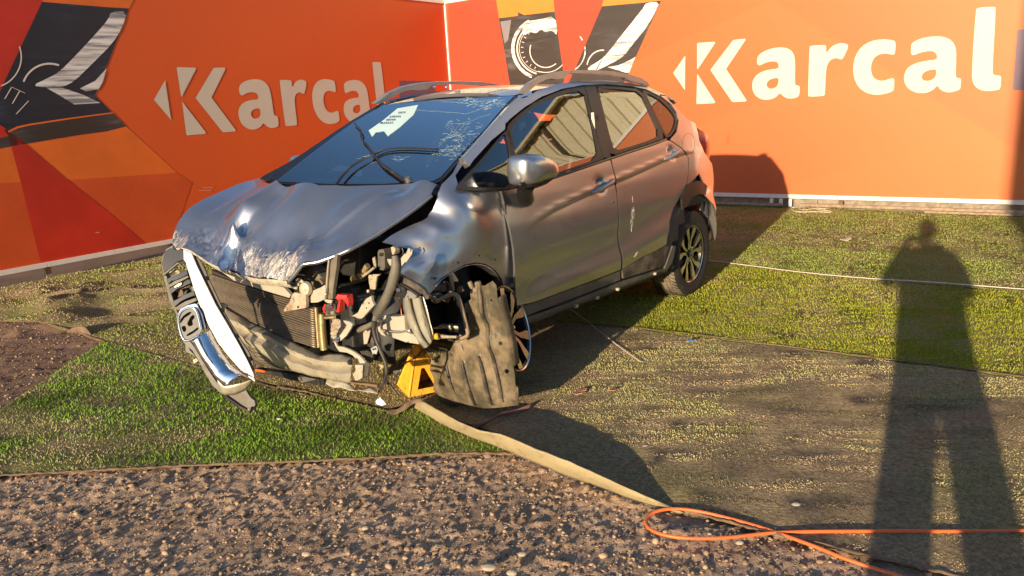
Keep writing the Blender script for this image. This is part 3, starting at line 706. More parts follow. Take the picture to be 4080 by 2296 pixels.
def wall(label, ux, uy):
    e = empty('billboard_wall', Kc); e.rotation_euler = (0, 0, math.atan2(ux[1], ux[0])); tag(e, label, 'billboard wall', 'printed billboard walls'); return e
wR = wall('sunlit right wall with orange print reading Karcal', uR, uL)
wL = wall('shadier left wall with deep orange print reading Karcal', uL, -uR)
def lbox(name, x0, x1, y0, y1, z0, z1, m, par, bev=.002):
    o = obox(name, ((x0+x1)/2, (y0+y1)/2, (z0+z1)/2), abs(x1-x0), abs(y1-y0), abs(z1-z0), m, par, None, bev); return o
ZB, ZT = .165, 3.06
for par, x0, x1, m in ((wR, .03, 12., M_RWALL), (wL, -9.5, -.03, M_LWALL)):
    lbox('panel', x0, x1, .0, .04, ZB, ZT, m, par, 0)
    xs = np.arange(x0, x1, 3.0)
    for i, a in enumerate(xs):
        b = min(a+3.0, x1); lbox('bottom_rail', a+.002, b-.002, -.022, .045, ZB-.045, ZB+.004, M_WHITE, par)
        lbox('top_rail', a+.002, b-.002, -.022, .045, ZT-.004, ZT+.045, M_WHITE, par)
    for i, a in enumerate(np.arange(x0+.3, x1, 1.35)): lbox('stud', a, a+.05, .045, .10, .0, ZT, M_WOOD, par, 0)
cp_ = empty('corner_post', Kc); cp_.rotation_euler = wR.rotation_euler; tag(cp_, 'cream vertical post where the two printed walls meet', 'post')
lbox('upright', -.028, .028, -.028, .028, .02, ZT+.05, M_WHITE, cp_)
lbox('cap', -.034, .034, -.034, .034, ZT+.052, ZT+.066, M_WHITE, cp_)
def decal(par, fn, V, pts, m, layer, name='print', holes=(), sm=0):
    y = -.0022*layer
    q = [fn(*V(*p), y) for p in pts]; h = [[fn(*V(*p), y) for p in hh] for hh in holes]
    if sm: q = chaikin(q, sm); h = [chaikin(k, sm) for k in h]
    v2, fs = tri2d([(p[0], p[2]) for p in q], [[(p[0], p[2]) for p in k] for k in h])
    F = []
    for f in fs:
        a, b, c = v2[f[0]], v2[f[1]], v2[f[2]]; cr = (b[0]-a[0])*(c[1]-a[1])-(b[1]-a[1])*(c[0]-a[0]); F.append(f if cr > 0 else tuple(reversed(f)))
    return link_mesh(name, [(a, y, b) for a, b in v2], F, m, par, False)
# --- lettering (traced on the right wall, the same artwork is on the left one)
L_a1 = [(670, 408), (671, 372), (690, 345), (740, 318), (800, 305), (850, 306), (885, 320), (908, 350), (916, 400), (914, 540), (920, 548), (941, 551), (946, 565), (942, 610), (930, 626), (885, 636), (845, 625), (818, 596), (790, 628), (740, 644), (690, 637), (650, 605), (637, 555), (645, 510), (680, 470), (740, 448), (810, 441), (808, 410), (795, 396), (760, 394), (720, 405), (685, 424)]
H_a1 = [(809, 500), (770, 504), (740, 520), (730, 545), (740, 565), (765, 572), (795, 560), (808, 535)]
L_r = [(1007, 302), (1015, 294), (1105, 289), (1115, 297), (1113, 345), (1150, 297), (1200, 277), (1240, 280), (1261, 294), (1224, 375), (1210, 384), (1180, 372), (1145, 382), (1120, 415), (1112, 470), (1107, 608), (1098, 617), (1006, 622), (997, 613)]
L_c = [(1545, 258), (1561, 272), (1557, 343), (1545, 354), (1490, 342), (1440, 355), (1410, 390), (1400, 440), (1410, 490), (1440, 515), (1480, 521), (1535, 502), (1548, 505), (1552, 515), (1550, 572), (1540, 588), (1490, 605), (1430, 611), (1370, 598), (1320, 560), (1292, 500), (1287, 430), (1300, 360), (1340, 300), (1400, 264), (1470, 252)]
L_a2 = [(1657, 345), (1660, 290), (1670, 272), (1720, 248), (1800, 233), (1870, 236), (1920, 260), (1945, 300), (1950, 350), (1945, 490), (1952, 500), (1977, 504), (1981, 515), (1977, 567), (1965, 580), (1910, 596), (1870, 590), (1840, 570), (1828, 548), (1800, 580), (1750, 600), (1690, 597), (1640, 570), (1615, 530), (1613, 485), (1635, 435), (1690, 405), (1760, 390), (1826, 383), (1825, 350), (1805, 330), (1770, 328), (1720, 338), (1672, 357)]
H_a2 = [(1823, 444), (1770, 451), (1735, 470), (1725, 500), (1740, 518), (1775, 521), (1810, 503), (1820, 480)]
L_l = [(2074, 66), (2086, 50), (2193, 43), (2204, 52), (2180, 465), (2192, 483), (2230, 486), (2239, 496), (2233, 567), (2220, 578), (2150, 588), (2090, 575), (2055, 535), (2048, 470)]
G_1 = [(210, 357), (208, 580), (132, 470)]; G_2 = [(286, 282), (292, 276), (398, 269), (402, 276), (290, 446), (286, 442)]; G_3 = [(287, 474), (402, 655), (396, 663), (286, 669), (281, 663)]
G_4 = [(514, 262), (522, 257), (592, 249), (598, 256), (472, 443), (604, 645), (597, 652), (516, 656), (506, 648), (371, 450)]
LET = [(L_a1, [H_a1]), (L_r, []), (L_c, []), (L_a2, [H_a2]), (L_l, [])]; LOGO = [G_1, G_2, G_3, G_4]
for pts, hl in LET: decal(wR, onR, V7, pts, M_LET, 2, 'letter', hl, 1)
for pts in LOGO: decal(wR, onR, V7, pts, M_LET, 2, 'logo_piece')
# the same artwork fitted to the left wall
src = [onR(*V7(*p)) for p in [(132, 470), (210, 357), (208, 580), (284, 272), (404, 268), (286, 474), (404, 663), (281, 669), (598, 249), (604, 653), (472, 443), (370, 450)]]
dst = [onL(*V0(*p)) for p in [(810, 520), (868, 420), (893, 628), (933, 356), (1036, 355), (950, 534), (1074, 708), (970, 712), (1191, 356), (1233, 694), (1110, 512), (1026, 515)]]
A_ = np.array([[p[0], 1] for p in src]); kx = np.linalg.lstsq(A_, np.array([p[0] for p in dst]), rcond=None)[0]
A_ = np.array([[p[2], 1] for p in src]); kz = np.linalg.lstsq(A_, np.array([p[2] for p in dst]), rcond=None)[0]
def onLmap(px, py, y=0.): p = onR(px, py); return np.array([p[0]*kx[0]+kx[1], y, p[2]*kz[0]+kz[1]])
for pts, hl in LET: decal(wL, onLmap, V7, pts, M_LET, 2, 'letter', hl, 1)
for pts in LOGO: decal(wL, onLmap, V7, pts, M_LET, 2, 'logo_piece')
decal(wR, onR, V7, [(2342, 196), (2350, 190), (2700, 170), (2700, 580), (2315, 577), (2313, 570)], M_PUR, 2, 'tagline_block')
decal(wL, onL, V3, [(1240, 140), (1508, 142), (1520, 300), (1245, 300)], M_PUR, 2, 'tagline_block')
# --- right wall artwork
decal(wR, onR, V8, [(385, 40), (770, -30), (780, 0), (890, 665), (905, 760), (400, 760)], M_PRED, 1)
decal(wR, onR, V8, [(780, -60), (1250, -60), (1265, 96), (1012, 126), (960, 100), (880, -60)], M_PORG, 2)
decal(wR, onR, V8, [(770, -60), (885, -60), (968, 122), (960, 132), (802, 152), (790, 60)], M_PORG, 1)
decal(wR, onR, V8, [(803, 152), (962, 132), (960, 60), (1030, 125), (1265, 97), (1340, 640), (1350, 760), (910, 760), (888, 665)], M_PBLK, 1.5)
def ring(par, fn, V, c, r0, r1, a0, a1, m, layer, sx=1., n=28):
    pts = [(c[0]+sx*r0*math.cos(a), c[1]+r0*math.sin(a)) for a in np.linspace(a0, a1, n)]+[(c[0]+sx*r1*math.cos(a), c[1]+r1*math.sin(a)) for a in np.linspace(a1, a0, n)]
    decal(par, fn, V, pts, m, layer)
R_ = math.radians
ring(wR, onR, V8, (1170, 400), 265, 238, R_(112), R_(243), M_PWH, 3); ring(wR, onR, V8, (1170, 400), 222, 210, R_(105), R_(245), M_PLINE, 3); ring(wR, onR, V8, (1170, 400), 200, 196, R_(95), R_(245), M_PLINE, 3)
ring(wR, onR, V8, (1190, 420), 142, 134, R_(50), R_(200), M_PLINE, 3, .95); ring(wR, onR, V8, (1190, 420), 182, 176, R_(40), R_(110), M_PWH, 3)
decal(wR, onR, V8, [(1010, 180), (1150, 160), (1268, 130), (1290, 300), (1240, 250), (1190, 270), (1150, 240), (1110, 280), (1060, 260), (1010, 300), (990, 250)], M_PWH, 2.5, sm=1)
decal(wR, onR, V8, [(815, 180), (905, 165), (880, 330), (850, 360)], flat('lamp_photo_grey', (.22, .20, .20)), 2.5)
for k in range(9):
    a = R_(112+k*14); decal(wR, onR, V8, [(1170+165*math.cos(a), 400+165*math.sin(a)), (1170+185*math.cos(a), 400+185*math.sin(a)), (1170+185*math.cos(a+.03), 400+185*math.sin(a+.03)), (1170+165*math.cos(a+.03), 400+165*math.sin(a+.03))], M_PLINE, 3)
decal(wR, onR, V8, [(1250, -60), (1690, -60), (1660, 10), (1418, 580), (1340, 760), (1345, 640), (1335, 580), (1262, 80)], M_PRED, 2.2)
decal(wR, onR, V8, [(1690, -60), (2175, -60), (2143, 4), (2010, 22), (1648, 54), (1668, 0)], M_PORG, 1.5)
decal(wR, onR, V8, [(1648, 54), (2010, 22), (2143, 4), (1870, 612), (1800, 760), (1340, 760), (1418, 580)], M_PBLK, 1)
decal(wR, onR, V8, [(2015, 26), (2132, 14), (2090, 110), (2020, 230), (1920, 350), (1830, 470), (1740, 520), (1640, 570), (1560, 600), (1530, 560), (1640, 500), (1710, 430), (1800, 310), (1890, 200), (1960, 110), (2000, 60)], M_PWH, 2.5, sm=1)
decal(wR, onR, V8, [(1900, 490), (1930, 470), (1880, 600), (1850, 600), (1700, 555), (1790, 540)], M_PWH, 2.5)
ring(wR, onR, V8, (1330, 420), 190, 180, R_(-40), R_(60), M_PWH, 2.8); ring(wR, onR, V8, (1660, 560), 150, 140, R_(190), R_(275), M_PLINE, 2.8, .9)
decal(wR, onR, V8, [(1640, 10), (1655, 52), (1425, 590), (1400, 640), (1340, 760), (1300, 760)], M_PRED, 2.9)
# --- left wall artwork
decal(wL, onL, V0, [(-400, -40), (245, -40), (222, 8), (0, 480), (-400, 1300)], M_PRED2, 1)
decal(wL, onL, V0, [(240, -40), (720, -40), (680, 44), (560, 38), (222, 10)], M_PORG2, 1.5)
decal(wL, onL, V0, [(222, 10), (560, 38), (677, 46), (500, 503), (662, 664), (560, 690), (400, 712), (200, 745), (0, 780), (-120, 800), (-120, 730), (0, 480)], M_PBLU, 1.5)
decal(wL, onL, V0, [(0, 690), (60, 672), (300, 632), (590, 592), (662, 664), (400, 712), (0, 778), (-100, 790)], M_PBLK, 2)
decal(wL, onL, V0, [(40, 690), (90, 664), (160, 650), (360, 620), (592, 590), (598, 596), (360, 628), (160, 659), (95, 674), (48, 697)], M_PORG2, 2.5)
decal(wL, onL, V0, [(582, 62), (669, 60), (640, 150), (590, 230), (480, 340), (390, 428), (330, 457), (240, 460), (168, 450), (250, 412), (310, 380), (400, 290), (520, 160), (570, 100)], M_PWH, 2.5, sm=1)
decal(wL, onL, V0, [(240, 460), (330, 462), (440, 500), (527, 541), (390, 549), (310, 500)], M_PWH, 2.5)
decal(wL, onL, V0, [(420, 465), (500, 425), (560, 360), (540, 430), (500, 500), (516, 470), (450, 480)], M_PWH, 2.5)
ring(wL, onL, V0, (260, 480), 150, 140, R_(200), R_(290), M_PLINE, 2.8, 1.); ring(wL, onL, V0, (-50, 300), 165, 158, R_(-20), R_(70), M_PLINE, 2.8)
for (a, b, c, d) in [(60, 460, 25, 520), (105, 475, 65, 545), (150, 530, 85, 600), (62, 458, 132, 490)]:
    decal(wL, onL, V0, [(a-3, b), (a+3, b), (c+3, d), (c-3, d)], M_PLINE, 2.8)
decal(wL, onL, V0, [(-200, 810), (0, 778), (200, 743), (400, 710), (560, 690), (662, 664), (930, 908), (370, 945), (0, 962), (-200, 975)], M_PORG2, 1)
decal(wL, onL, V0, [(-200, 975), (0, 962), (370, 945), (930, 908), (1010, 960), (900, 1280), (0, 1440), (-200, 1470)], M_PORG3, 1)
decal(wL, onL, V0, [(-20, 630), (0, 655), (120, 742), (350, 940), (560, 1105), (772, 1284), (217, 1388), (110, 960), (45, 715)], M_PRED2, 2)
decal(wL, onL, V0, [(-300, 500), (0, 655), (45, 715), (-60, 740)], M_PRED2, 2.2)
for (a, b, w_, h_) in ((500, 1220, 22, 4), (1060, 985, 60, 3), (1040, 1000, 70, 3)):
    decal(wL, onL, V0, [(a, b), (a+w_, b-1), (a+w_, b+h_), (a+1, b+h_)], flat('pale_scuff', (.70, .30, .20)) if a == 500 else bpy.data.materials['pale_scuff'], 2.6, 'scuff')
# things at the wall foot
kb = struct(obox('kerb', tuple((Kc+uR*6-uL*-.14+np.array([0, 0, .04]))), 12, .12, .16, M_BRICK, None, np.array([[uR[0], uL[0], 0], [uR[1], uL[1], 0], [0, 0, 1]]), .01))
def wallfoot(name, x0, x1, y0, y1, z0, z1, m, lab, cat, par=None):
    e = obox(name, (0, 0, 0), x1-x0, y1-y0, z1-z0, m, None, None, .003); P = Kc+uR*(x0+x1)/2+uL*(y0+y1)/2; e.location = (P[0], P[1], (z0+z1)/2); e.rotation_euler = wR.rotation_euler; tag(e, lab, cat); return e
wallfoot('timber_batten', 5.6, 8.6, -.10, -.06, .035, .07, M_WOOD, 'long weathered batten lying under the sunlit wall behind the rope', 'timber')
wallfoot('timber_batten', 4.4, 5.4, -.12, -.07, .03, .06, M_WOOD, 'short batten in the car shadow at the wall foot', 'timber')
wallfoot('timber_batten', 7.0, 10.0, -.19, -.14, .02, .045, M_WOOD, 'lower batten on the turf edge at far right', 'timber')
for q, (a, b) in enumerate(((925, 952), (1032, 1058), (1140, 1168))):
    g = onR(*V10((a+b)/2, 1050), -.05)
    wallfoot('support_foot', g[0]-.02, g[0]+.02, -.06, -.025, .02, ZB-.05, M_WHITE, ['left', 'middle', 'right'][q]+' one of three white feet under the wall rail behind the rope', 'foot')
g = onR(*V10(1740, 1030), -.05); wallfoot('brick_stub', g[0]-.02, g[0]+.03, -.08, -.03, .0, ZB-.05, M_HEM, 'small red brick stub beneath the rail at the rope end', 'brick')

# cream steel building behind the walls (its lower part shows over the corner, the rest in the paint and glass)
def corrugated(name, p0, p1, z0, z1, mat, parent, pitch=.25, depth=.035, n_extra=0):
    p0 = np.array(p0, float); p1 = np.array(p1, float); L = np.linalg.norm(p1-p0); d = (p1-p0)/L; nr = np.array([d[1], -d[0], 0]); k = int(L/pitch); top = []; bot = []
    for i in range(k):
        for t, h in ((0, 0), (.55, 0), (.65, 1), (.9, 1)):
            q = p0+d*(i+t)*pitch+nr*depth*h; bot.append([q[0], q[1], z0]); top.append([q[0], q[1], z1])
    n = len(top); return link_mesh(name, np.array(bot+top), [(i, i+1, n+i+1, n+i) for i in range(n-1)], mat, parent, False)
wh = empty('steel_warehouse', Kc+uL*2.2+uR*3); tag(wh, 'cream corrugated steel building showing over the wall corner', 'building')
base = -(np.array(wh.location))
def WP(r, l): P = Kc+uR*r+uL*l; return [P[0]+base[0], P[1]+base[1], 0]
corrugated('front_wall', WP(-7, 2.2), WP(22, 2.2), 0, 5.2, M_CREAM, wh)
corrugated('side_wall', WP(22, 2.2), WP(22, 12), 0, 5.2, M_CREAM, wh)
corrugated('side_wall', WP(-7, 12), WP(-7, 2.2), 0, 5.2, M_CREAM, wh)
a, b, c, d = [np.array(WP(*q)) for q in ((-7.3, 1.9), (22.3, 1.9), (22.3, 12.3), (-7.3, 12.3))]
zt = np.array([0, 0, 5.2]); zr = np.array([0, 0, 6.2])
link_mesh('roof', [a+zt, b+zt, (b+c)/2+zr, (a+d)/2+zr, d+zt, c+zt], [(0, 1, 2, 3), (3, 2, 5, 4)], M_CREAM, wh, False, .05)
for k in range(9):
    P = np.array(WP(-5+k*3.1, 2.12)); obox('rib_post', (P[0], P[1], 2.6), .07, .07, 5.2, mat('rust_brown_post', (.14, .10, .06), .6) if k == 0 else bpy.data.materials['rust_brown_post'], wh, None, .005)
# neighbour that throws the shade at the right edge
P0 = onR(4008, 806); S = Kc+uR*P0[0]; S = np.array([S[0], S[1], 0]); Bk = S-SUN_D*np.array([1, 1, 0])*15.5/np.linalg.norm(SUN_D[:2])
nb = empty('brick_store', Bk); tag(nb, 'plain rendered store building behind the photographer, casting shade on the right wall', 'building')
hd = SUN_D[:2]/np.linalg.norm(SUN_D[:2]); Rm = np.array([[hd[1], hd[0], 0], [-hd[0], hd[1], 0], [0, 0, 1]])
obox('wall', tuple(Rm@np.array([7.5, -2.5, 2.6])), 15, 5, 5.2, M_BRICK, nb, Rm, .01)
obox('roof', tuple(Rm@np.array([7.62, -2.5, 5.29])), 15.2, 5.3, .16, M_CREAM, nb, Rm, .01)
obox('door', tuple(Rm@np.array([2.2, .03, 1.05])), .95, .06, 2.1, M_WOOD, nb, Rm, .01)
# ================================================================== THE WRECKED CAR (car frame: x forward, y to the seen side, z up)
car = bpy.data.objects.new('wrecked_car', None); COL.objects.link(car)
Mc = Matrix.Identity(4)
for i in range(3):
    for j, a in enumerate((AX, AY, AZ)): Mc[i][j] = a[i]
    Mc[i][3] = CAR_T[i]
car.matrix_world = Mc
tag(car, 'silver hatchback with torn-off front end, crumpled bonnet and cracked windscreen', 'car')
_zs = np.linspace(-.1, 1.9, 401)
_W = np.interp(_zs, [-.1, .2, .27, .40, .60, .80, .93, 1.03, 1.10, 1.30, 1.48, 1.53, 1.60, 1.9], [.74, .785, .812, .832, .840, .829, .803, .775, .752, .671, .598, .565, .48, .2])
_k = np.exp(-np.linspace(-2, 2, 17)**2); _k /= _k.sum(); _W[8:-8] = np.convolve(_W, _k, 'valid')
def Wd(z): return np.interp(z, _zs, _W)
def taper(x):
    x = np.asarray(x, float); f = 1-.055*sstep(2.1, 3.3, x)
    d = np.clip(.15-x, 0, 1); return f-.32*d**2-6*np.clip(-.45-x, 0, 1)**3*4
def S(x, z): return Wd(z)*taper(x)
_crx = [2.05, 1.95, 1.80, 1.65, 1.50]
def side_pts(V, pts, inset=0.):
    out = []
    for p in pts:
        if len(p) > 2: out.append(pl(*V(p[0], p[1]), 1, p[2])); continue
        y = .8
        for _ in range(14): q = pl(*V(p[0], p[1]), 1, y); y = .5*y+.5*float(S(q[0], q[2])-inset)
        out.append(pl(*V(p[0], p[1]), 1, y))
    return out
_cr = side_pts(V4, [(372, 1040), (420, 978), (500, 905), (600, 845), (700, 798), (800, 752), (940, 690), (1100, 622), (1230, 562), (1345, 522), (1400, 505)])
_cr = np.array(sorted([(p[0], p[2]) for p in _cr]))
def crease(x, z):
    zc = np.interp(x, _cr[:, 0], _cr[:, 1]); a = .012*sstep(2.2, 1.75, x)*sstep(-.05, .15, x); d = zc-z
    g = np.where(d > 0, np.exp(-d/.055), 0)*sstep(0, .016, d)
    sh = .006*np.exp(-((d+.012)/.018)**2)
    return -a*g+a*.3*sh/.006
def lowbulge(x, z):
    zl = np.interp(x, [.4, 1.2, 2.2], [.60, .47, .40]); return .010*np.exp(-((z-zl)/.06)**2)*sstep(2.35, 2.0, x)-.012*np.exp(-((z-zl-.13)/.09)**2)*sstep(2.35, 2.0, x)
_hc = [side_pts(V4, [q])[0] for q in ((862, 704), (1272, 520))]
def recess(x, z):
    r = 0
    for c in _hc: r = r-.020*np.exp(-(((x-c[0])/.052)**2+((z-c[2]+.004)/.038)**2)**1.6)
    return r
def skin(x, z): return S(x, z)+crease(x, z)+lowbulge(x, z)+.0012*(fbm(x, z, 71, 3, 3)-.5)+recess(x, z)
def ex(E, o3):
    if not len(E): return ()
    A = np.array(E); pol = np.array(o3)[:, [0, 2]]; return [tuple(q) for q in A[inpoly(A, pol)]]
def side_panel(name, V, pts, m, par=car, res=.022, inset=0., surf=None, thick=.012, holes=(), mirror=False, ang=35):
    if m is P_SILVER: extra = [(float(a), float(np.interp(a, _cr[:, 0], _cr[:, 1]))+d) for a in np.arange(.02, 2.1, .012) for d in (-.030, -.020, -.013, -.007, .0, .006)]+[(float(c[0]+r*math.cos(t)), float(c[2]+r*.75*math.sin(t))) for c in _hc for r in (.012, .024, .036, .048, .06, .07) for t in np.arange(0, 6.2, .45)]
    else: extra = ()
    o3 = side_pts(V, pts, inset); hs = [side_pts(V, h, inset) for h in holes]; f = surf or skin
    return patch(name, o3, m, par, 'xz', res, hs, surf=lambda x, z: f(x, z)-inset, thick=thick, mirror=mirror, ang=ang, extra=ex(extra, o3))
# ---------------- doors, quarter, roof side, on both flanks
FD = [(375, 1405), (369, 1280), (356, 1060), (313, 872), (287, 742), (400, 724), (500, 697), (590, 668), (760, 612), (915, 560), (945, 680), (958, 800), (966, 1000), (973, 1196), (800, 1262), (600, 1334), (470, 1382)]
FDC = [(377, 1412), (470, 1390), (600, 1342), (800, 1270), (973, 1204), (974, 1256), (860, 1300), (640, 1385), (500, 1436), (440, 1460), (385, 1480)]
RD = [(923, 556), (1100, 498), (1232, 448), (1262, 452), (1320, 492), (1368, 545), (1368, 620), (1358, 700), (1330, 772), (1290, 840), (1258, 920), (1242, 1000), (1240, 1050), (1180, 1085), (1100, 1122), (985, 1192), (975, 1010), (966, 840), (952, 690)]
RDC = [(986, 1200), (1100, 1130), (1240, 1060), (1256, 1068), (1240, 1130), (1225, 1176), (1100, 1215), (992, 1248)]
SILL = [(500, 1450), (640, 1400), (860, 1312), (990, 1262), (1100, 1228), (1225, 1188), (1250, 1120), (1272, 1060), (1288, 1060), (1270, 1150), (1240, 1205), (1180, 1225), (950, 1315), (830, 1362), (640, 1432), (560, 1475), (450, 1510), (385, 1530), (385, 1490)]
QP = [(1262, 445), (1300, 400), (1312, 330), (1300, 290), (1268, 240), (1205, 190), (1240, 195), (1262, 225), (1310, 270), (1360, 325), (1384, 352, .615), (1390, 400, .63), (1396, 455, .66), (1418, 520, .67), (1462, 572, .665), (1502, 605, .655), (1520, 680, .665), (1532, 760, .672), (1538, 860, .68), (1534, 960, .69), (1520, 1030, .70), (1512, 1000, .715), (1515, 900, .725), (1500, 820, .745), (1475, 770), (1440, 755), (1475, 712), (1455, 692), (1430, 640), (1385, 690), (1362, 708), (1370, 620), (1372, 545), (1325, 488)]
ARCHC = [(1362, 705), (1385, 692), (1430, 682), (1452, 690), (1476, 712), (1473, 735), (1468, 765), (1430, 758), (1390, 780), (1360, 830), (1335, 850), (1330, 790), (1345, 740)]
for mir in (False, True):
    par = car
    d1 = side_panel('front_door', V4, FD, P_SILVER, mirror=mir); side_panel('door_cladding', V4, FDC, M_GREYP if not mir else M_BLACK, d1, .05, .004, mirror=mir, surf=S)
    d2 = side_panel('rear_door', V4, RD, P_SILVER, mirror=mir); side_panel('door_cladding', V4, RDC, M_PLASTIC, d2, .05, -.004, mirror=mir, surf=S)
    side_panel('sill', V4, SILL, M_GREYP, mirror=mir, surf=lambda x, z: S(x, z)-.012+.02*sstep(.26, .30, z), res=.03)
    side_panel('quarter_panel', V4, QP, P_SILVER, mirror=mir, surf=None if 0 else (lambda x, z: skin(x, z)), res=.02)
# arch cladding stub left on the seen side only, the rest is torn away
side_panel('arch_cladding', V4, ARCHC, M_BLACK, inset=-.004, surf=S)
# roof side (cant rail + A pillar)
CANT = [(66, 548), (100, 600), (128, 560), (230, 448), (308, 384), (310, 352), (340, 322), (420, 258), (520, 196), (640, 150), (765, 128), (900, 124), (1040, 136), (1120, 152), (1200, 192), (1205, 183), (1240, 190), (1130, 140), (1030, 118), (900, 103), (760, 102), (620, 122), (500, 160), (420, 205), (385, 200), (330, 250), (240, 350), (150, 455)]
def cant_surf(x, z): return S(x, z)
side_panel('roof_side', V4, CANT, P_SILVER, surf=cant_surf, res=.02, thick=.03)
_c3 = [p for p in side_pts(V4, CANT) if p[0] < 1.72]
patch('roof_side', _c3, P_SILVER, car, 'xz', .03, surf=cant_surf, thick=.03, mirror=True)
# daylight openings: black frames with glass set in
WF_o = [(313, 388), (345, 336), (425, 268), (520, 206), (640, 160), (762, 138), (800, 138), (870, 470), (912, 545), (760, 596), (590, 655), (480, 690), (392, 715), (372, 640), (350, 540)]
WF_i = [(345, 375), (420, 298), (520, 230), (640, 182), (764, 158), (795, 280), (826, 420), (848, 552), (700, 604), (595, 640), (480, 672), (390, 702), (376, 600), (358, 470)]
TR_o = [(310, 392), (335, 390), (352, 480), (378, 640), (392, 722), (285, 736), (160, 742), (38, 730), (45, 705), (120, 620), (220, 500)]
TR_i = [(312, 402), (330, 480), (345, 600), (350, 722), (200, 722), (62, 716), (100, 665), (200, 540), (260, 460)]
WR_o = [(832, 140), (900, 136), (1000, 142), (1100, 158), (1150, 260), (1238, 432), (1180, 456), (1050, 498), (920, 542), (905, 470), (870, 320)]
WR_i = [(846, 152), (900, 150), (1000, 156), (1090, 170), (1140, 270), (1205, 416), (1150, 446), (1040, 482), (940, 512), (915, 430), (880, 290)]
WQ_o = [(1098, 158), (1130, 164), (1200, 198), (1262, 250), (1298, 300), (1306, 330), (1295, 385), (1262, 430), (1236, 434), (1180, 320), (1140, 240)]
WQ_i = [(1118, 172), (1190, 205), (1250, 258), (1288, 305), (1294, 335), (1280, 385), (1250, 420), (1235, 415), (1180, 300), (1145, 230)]
WF_o, WF_i, TR_o, TR_i, WR_o, WR_i, WQ_o, WQ_i = [[tuple(q) for q in chaikin(w, 1)] for w in (WF_o, WF_i, TR_o, TR_i, WR_o, WR_i, WQ_o, WQ_i)]
BP = [(768, 138), (832, 140), (870, 320), (905, 470), (920, 545), (905, 552), (885, 548), (850, 440), (805, 260)]
for mir in (False, True):
    sd = dict(mirror=mir, surf=S)
    for nm, o_, i_, g in (('front_window', WF_o, WF_i, G_SIDE), ('quarter_light', TR_o, TR_i, G_SIDE), ('rear_window', WR_o, WR_i, G_SIDE), ('rear_quarter_glass', WQ_o, WQ_i, G_DARKG)):
        f = side_panel('window_frame', V4, o_, M_BLACK, inset=.006, thick=.02, res=.04, holes=[i_], **sd)
        side_panel(nm, V4, [(x, y) for x, y in i_], G_FAR if mir else g, f, .05, .014, thick=0, **sd)
    side_panel('b_pillar', V4, BP, M_BLACK, inset=.002, res=.05, **sd)
    # belt moulding
    P = np.array(side_pts(V4, [(392, 722), (480, 698), (590, 664), (760, 606), (915, 553), (1050, 508), (1180, 466), (1236, 442)])); P[:, 1] += .004
    if mir: P[:, 1] *= -1
    tube('belt_moulding', P, .008, M_GLOSSBLACK, car, 6)
# door seams read as dark gaps: inner shut panel behind
for mir in (1, -1):
    xs = np.linspace(-.5, 2.15, 30); zs = np.linspace(.25, 1.02, 8); V = []; F = []
    for a in xs:
        for b in zs:
            if False: pass
            V.append((a, mir*(float(S(a, b))-.045), b))
    for i in range(29):
        for j in range(7):
            cx = (xs[i]+xs[i+1])/2; cz = (zs[j]+zs[j+1])/2
            if math.hypot(cx, cz-.30) < .42: continue
            F.append((i*8+j, (i+1)*8+j, (i+1)*8+j+1, i*8+j+1))
    link_mesh('inner_side_panel', V, F, M_DARK, car, True, .01)
# wheel wells
for mir in (1, -1):
    for xc, r in ((0, .40), (2.53, .40)):
        V = []; F = []; n = 18
        for i in range(n+1):
            a = math.pi*i/n*1.1-.15
            for y in (.58 if xc == 0 else .66, .42): V.append((xc+r*math.cos(a), mir*y, .30+r*math.sin(a)))
        for i in range(n): F.append((2*i, 2*i+1, 2*i+3, 2*i+2))
        link_mesh('wheel_housing', V, F, M_DARK2, car, True, .006)
# pale inner arch metal seen behind the rear wheel
side_panel('inner_arch_panel', V6, [(948, 330, .738), (960, 265, .738), (992, 236, .738), (1030, 245, .738), (1068, 300, .738), (1092, 380, .738), (1100, 470, .738), (1098, 560, .738), (1085, 625, .738), (1070, 600, .738), (1055, 520, .738), (1020, 420, .738), (985, 365, .738)], M_BEIGE, inset=.0, surf=lambda x, z: .738+x*0+.0*z, res=.03)
# ---------------- front wing (crumpled, seen side)
wing_o = [(1990-0, 757, .765), (2014, 850, .80), (2044, 972, .805), (2054, 1130, .80), (2057, 1245, .785), (2030, 1190, .785), (2010, 1150, .79), (1998, 1110, .80), (1975, 1078, .81), (1935, 1052, .815), (1896, 1046, .815), (1850, 1055, .81), (1800, 1082, .80), (1760, 1108, .79),
          (1735, 1135, .775), (1720, 1165, .765), (1705, 1170, .76), (1686, 1150, .745), (1640, 1115, .72), (1600, 1092, .71), (1592, 1080, .71), (1620, 1050, .715), (1650, 1010, .70), (1640, 995, .68), (1600, 985, .655), (1520, 965, .60), (1560, 940, .62), (1640, 893, .64), (1690, 865, .66), (1718, 835, .68), (1738, 800, .70), (1745, 770, .70), (1760, 735, .70), (1800, 690, .70), (1832, 640, .70), (1845, 655, .71), (1820, 700, .725), (1826, 750, .735), (1900, 764, .75)]
wing = [pl(x, y, 1, Y) for x, y, Y in wing_o]
wing_in = [pl(x, y, 1, Y) for x, y, Y in [(1900, 850, .815), (1960, 950, .815), (1850, 940, .81), (1780, 960, .775), (1750, 900, .765), (1830, 820, .79), (1680, 960, .715), (1700, 1010, .735), (1735, 1040, .775), (1680, 1060, .735), (1720, 1090, .76), (1790, 1040, .80), (1665, 1010, .70), (1640, 940, .67), (1760, 830, .73), (1900, 1000, .825), (1990, 1040, .82)]]
w_ = patch('front_wing', wing, P_SILVER, car, 'xz', .014, (), wing_in, bump=lambda x, z: .005*(fbm(x, z, 17, 3, 9)-.5)*sstep(2.55, 2.8, x), thick=.003, reg=2e-3)
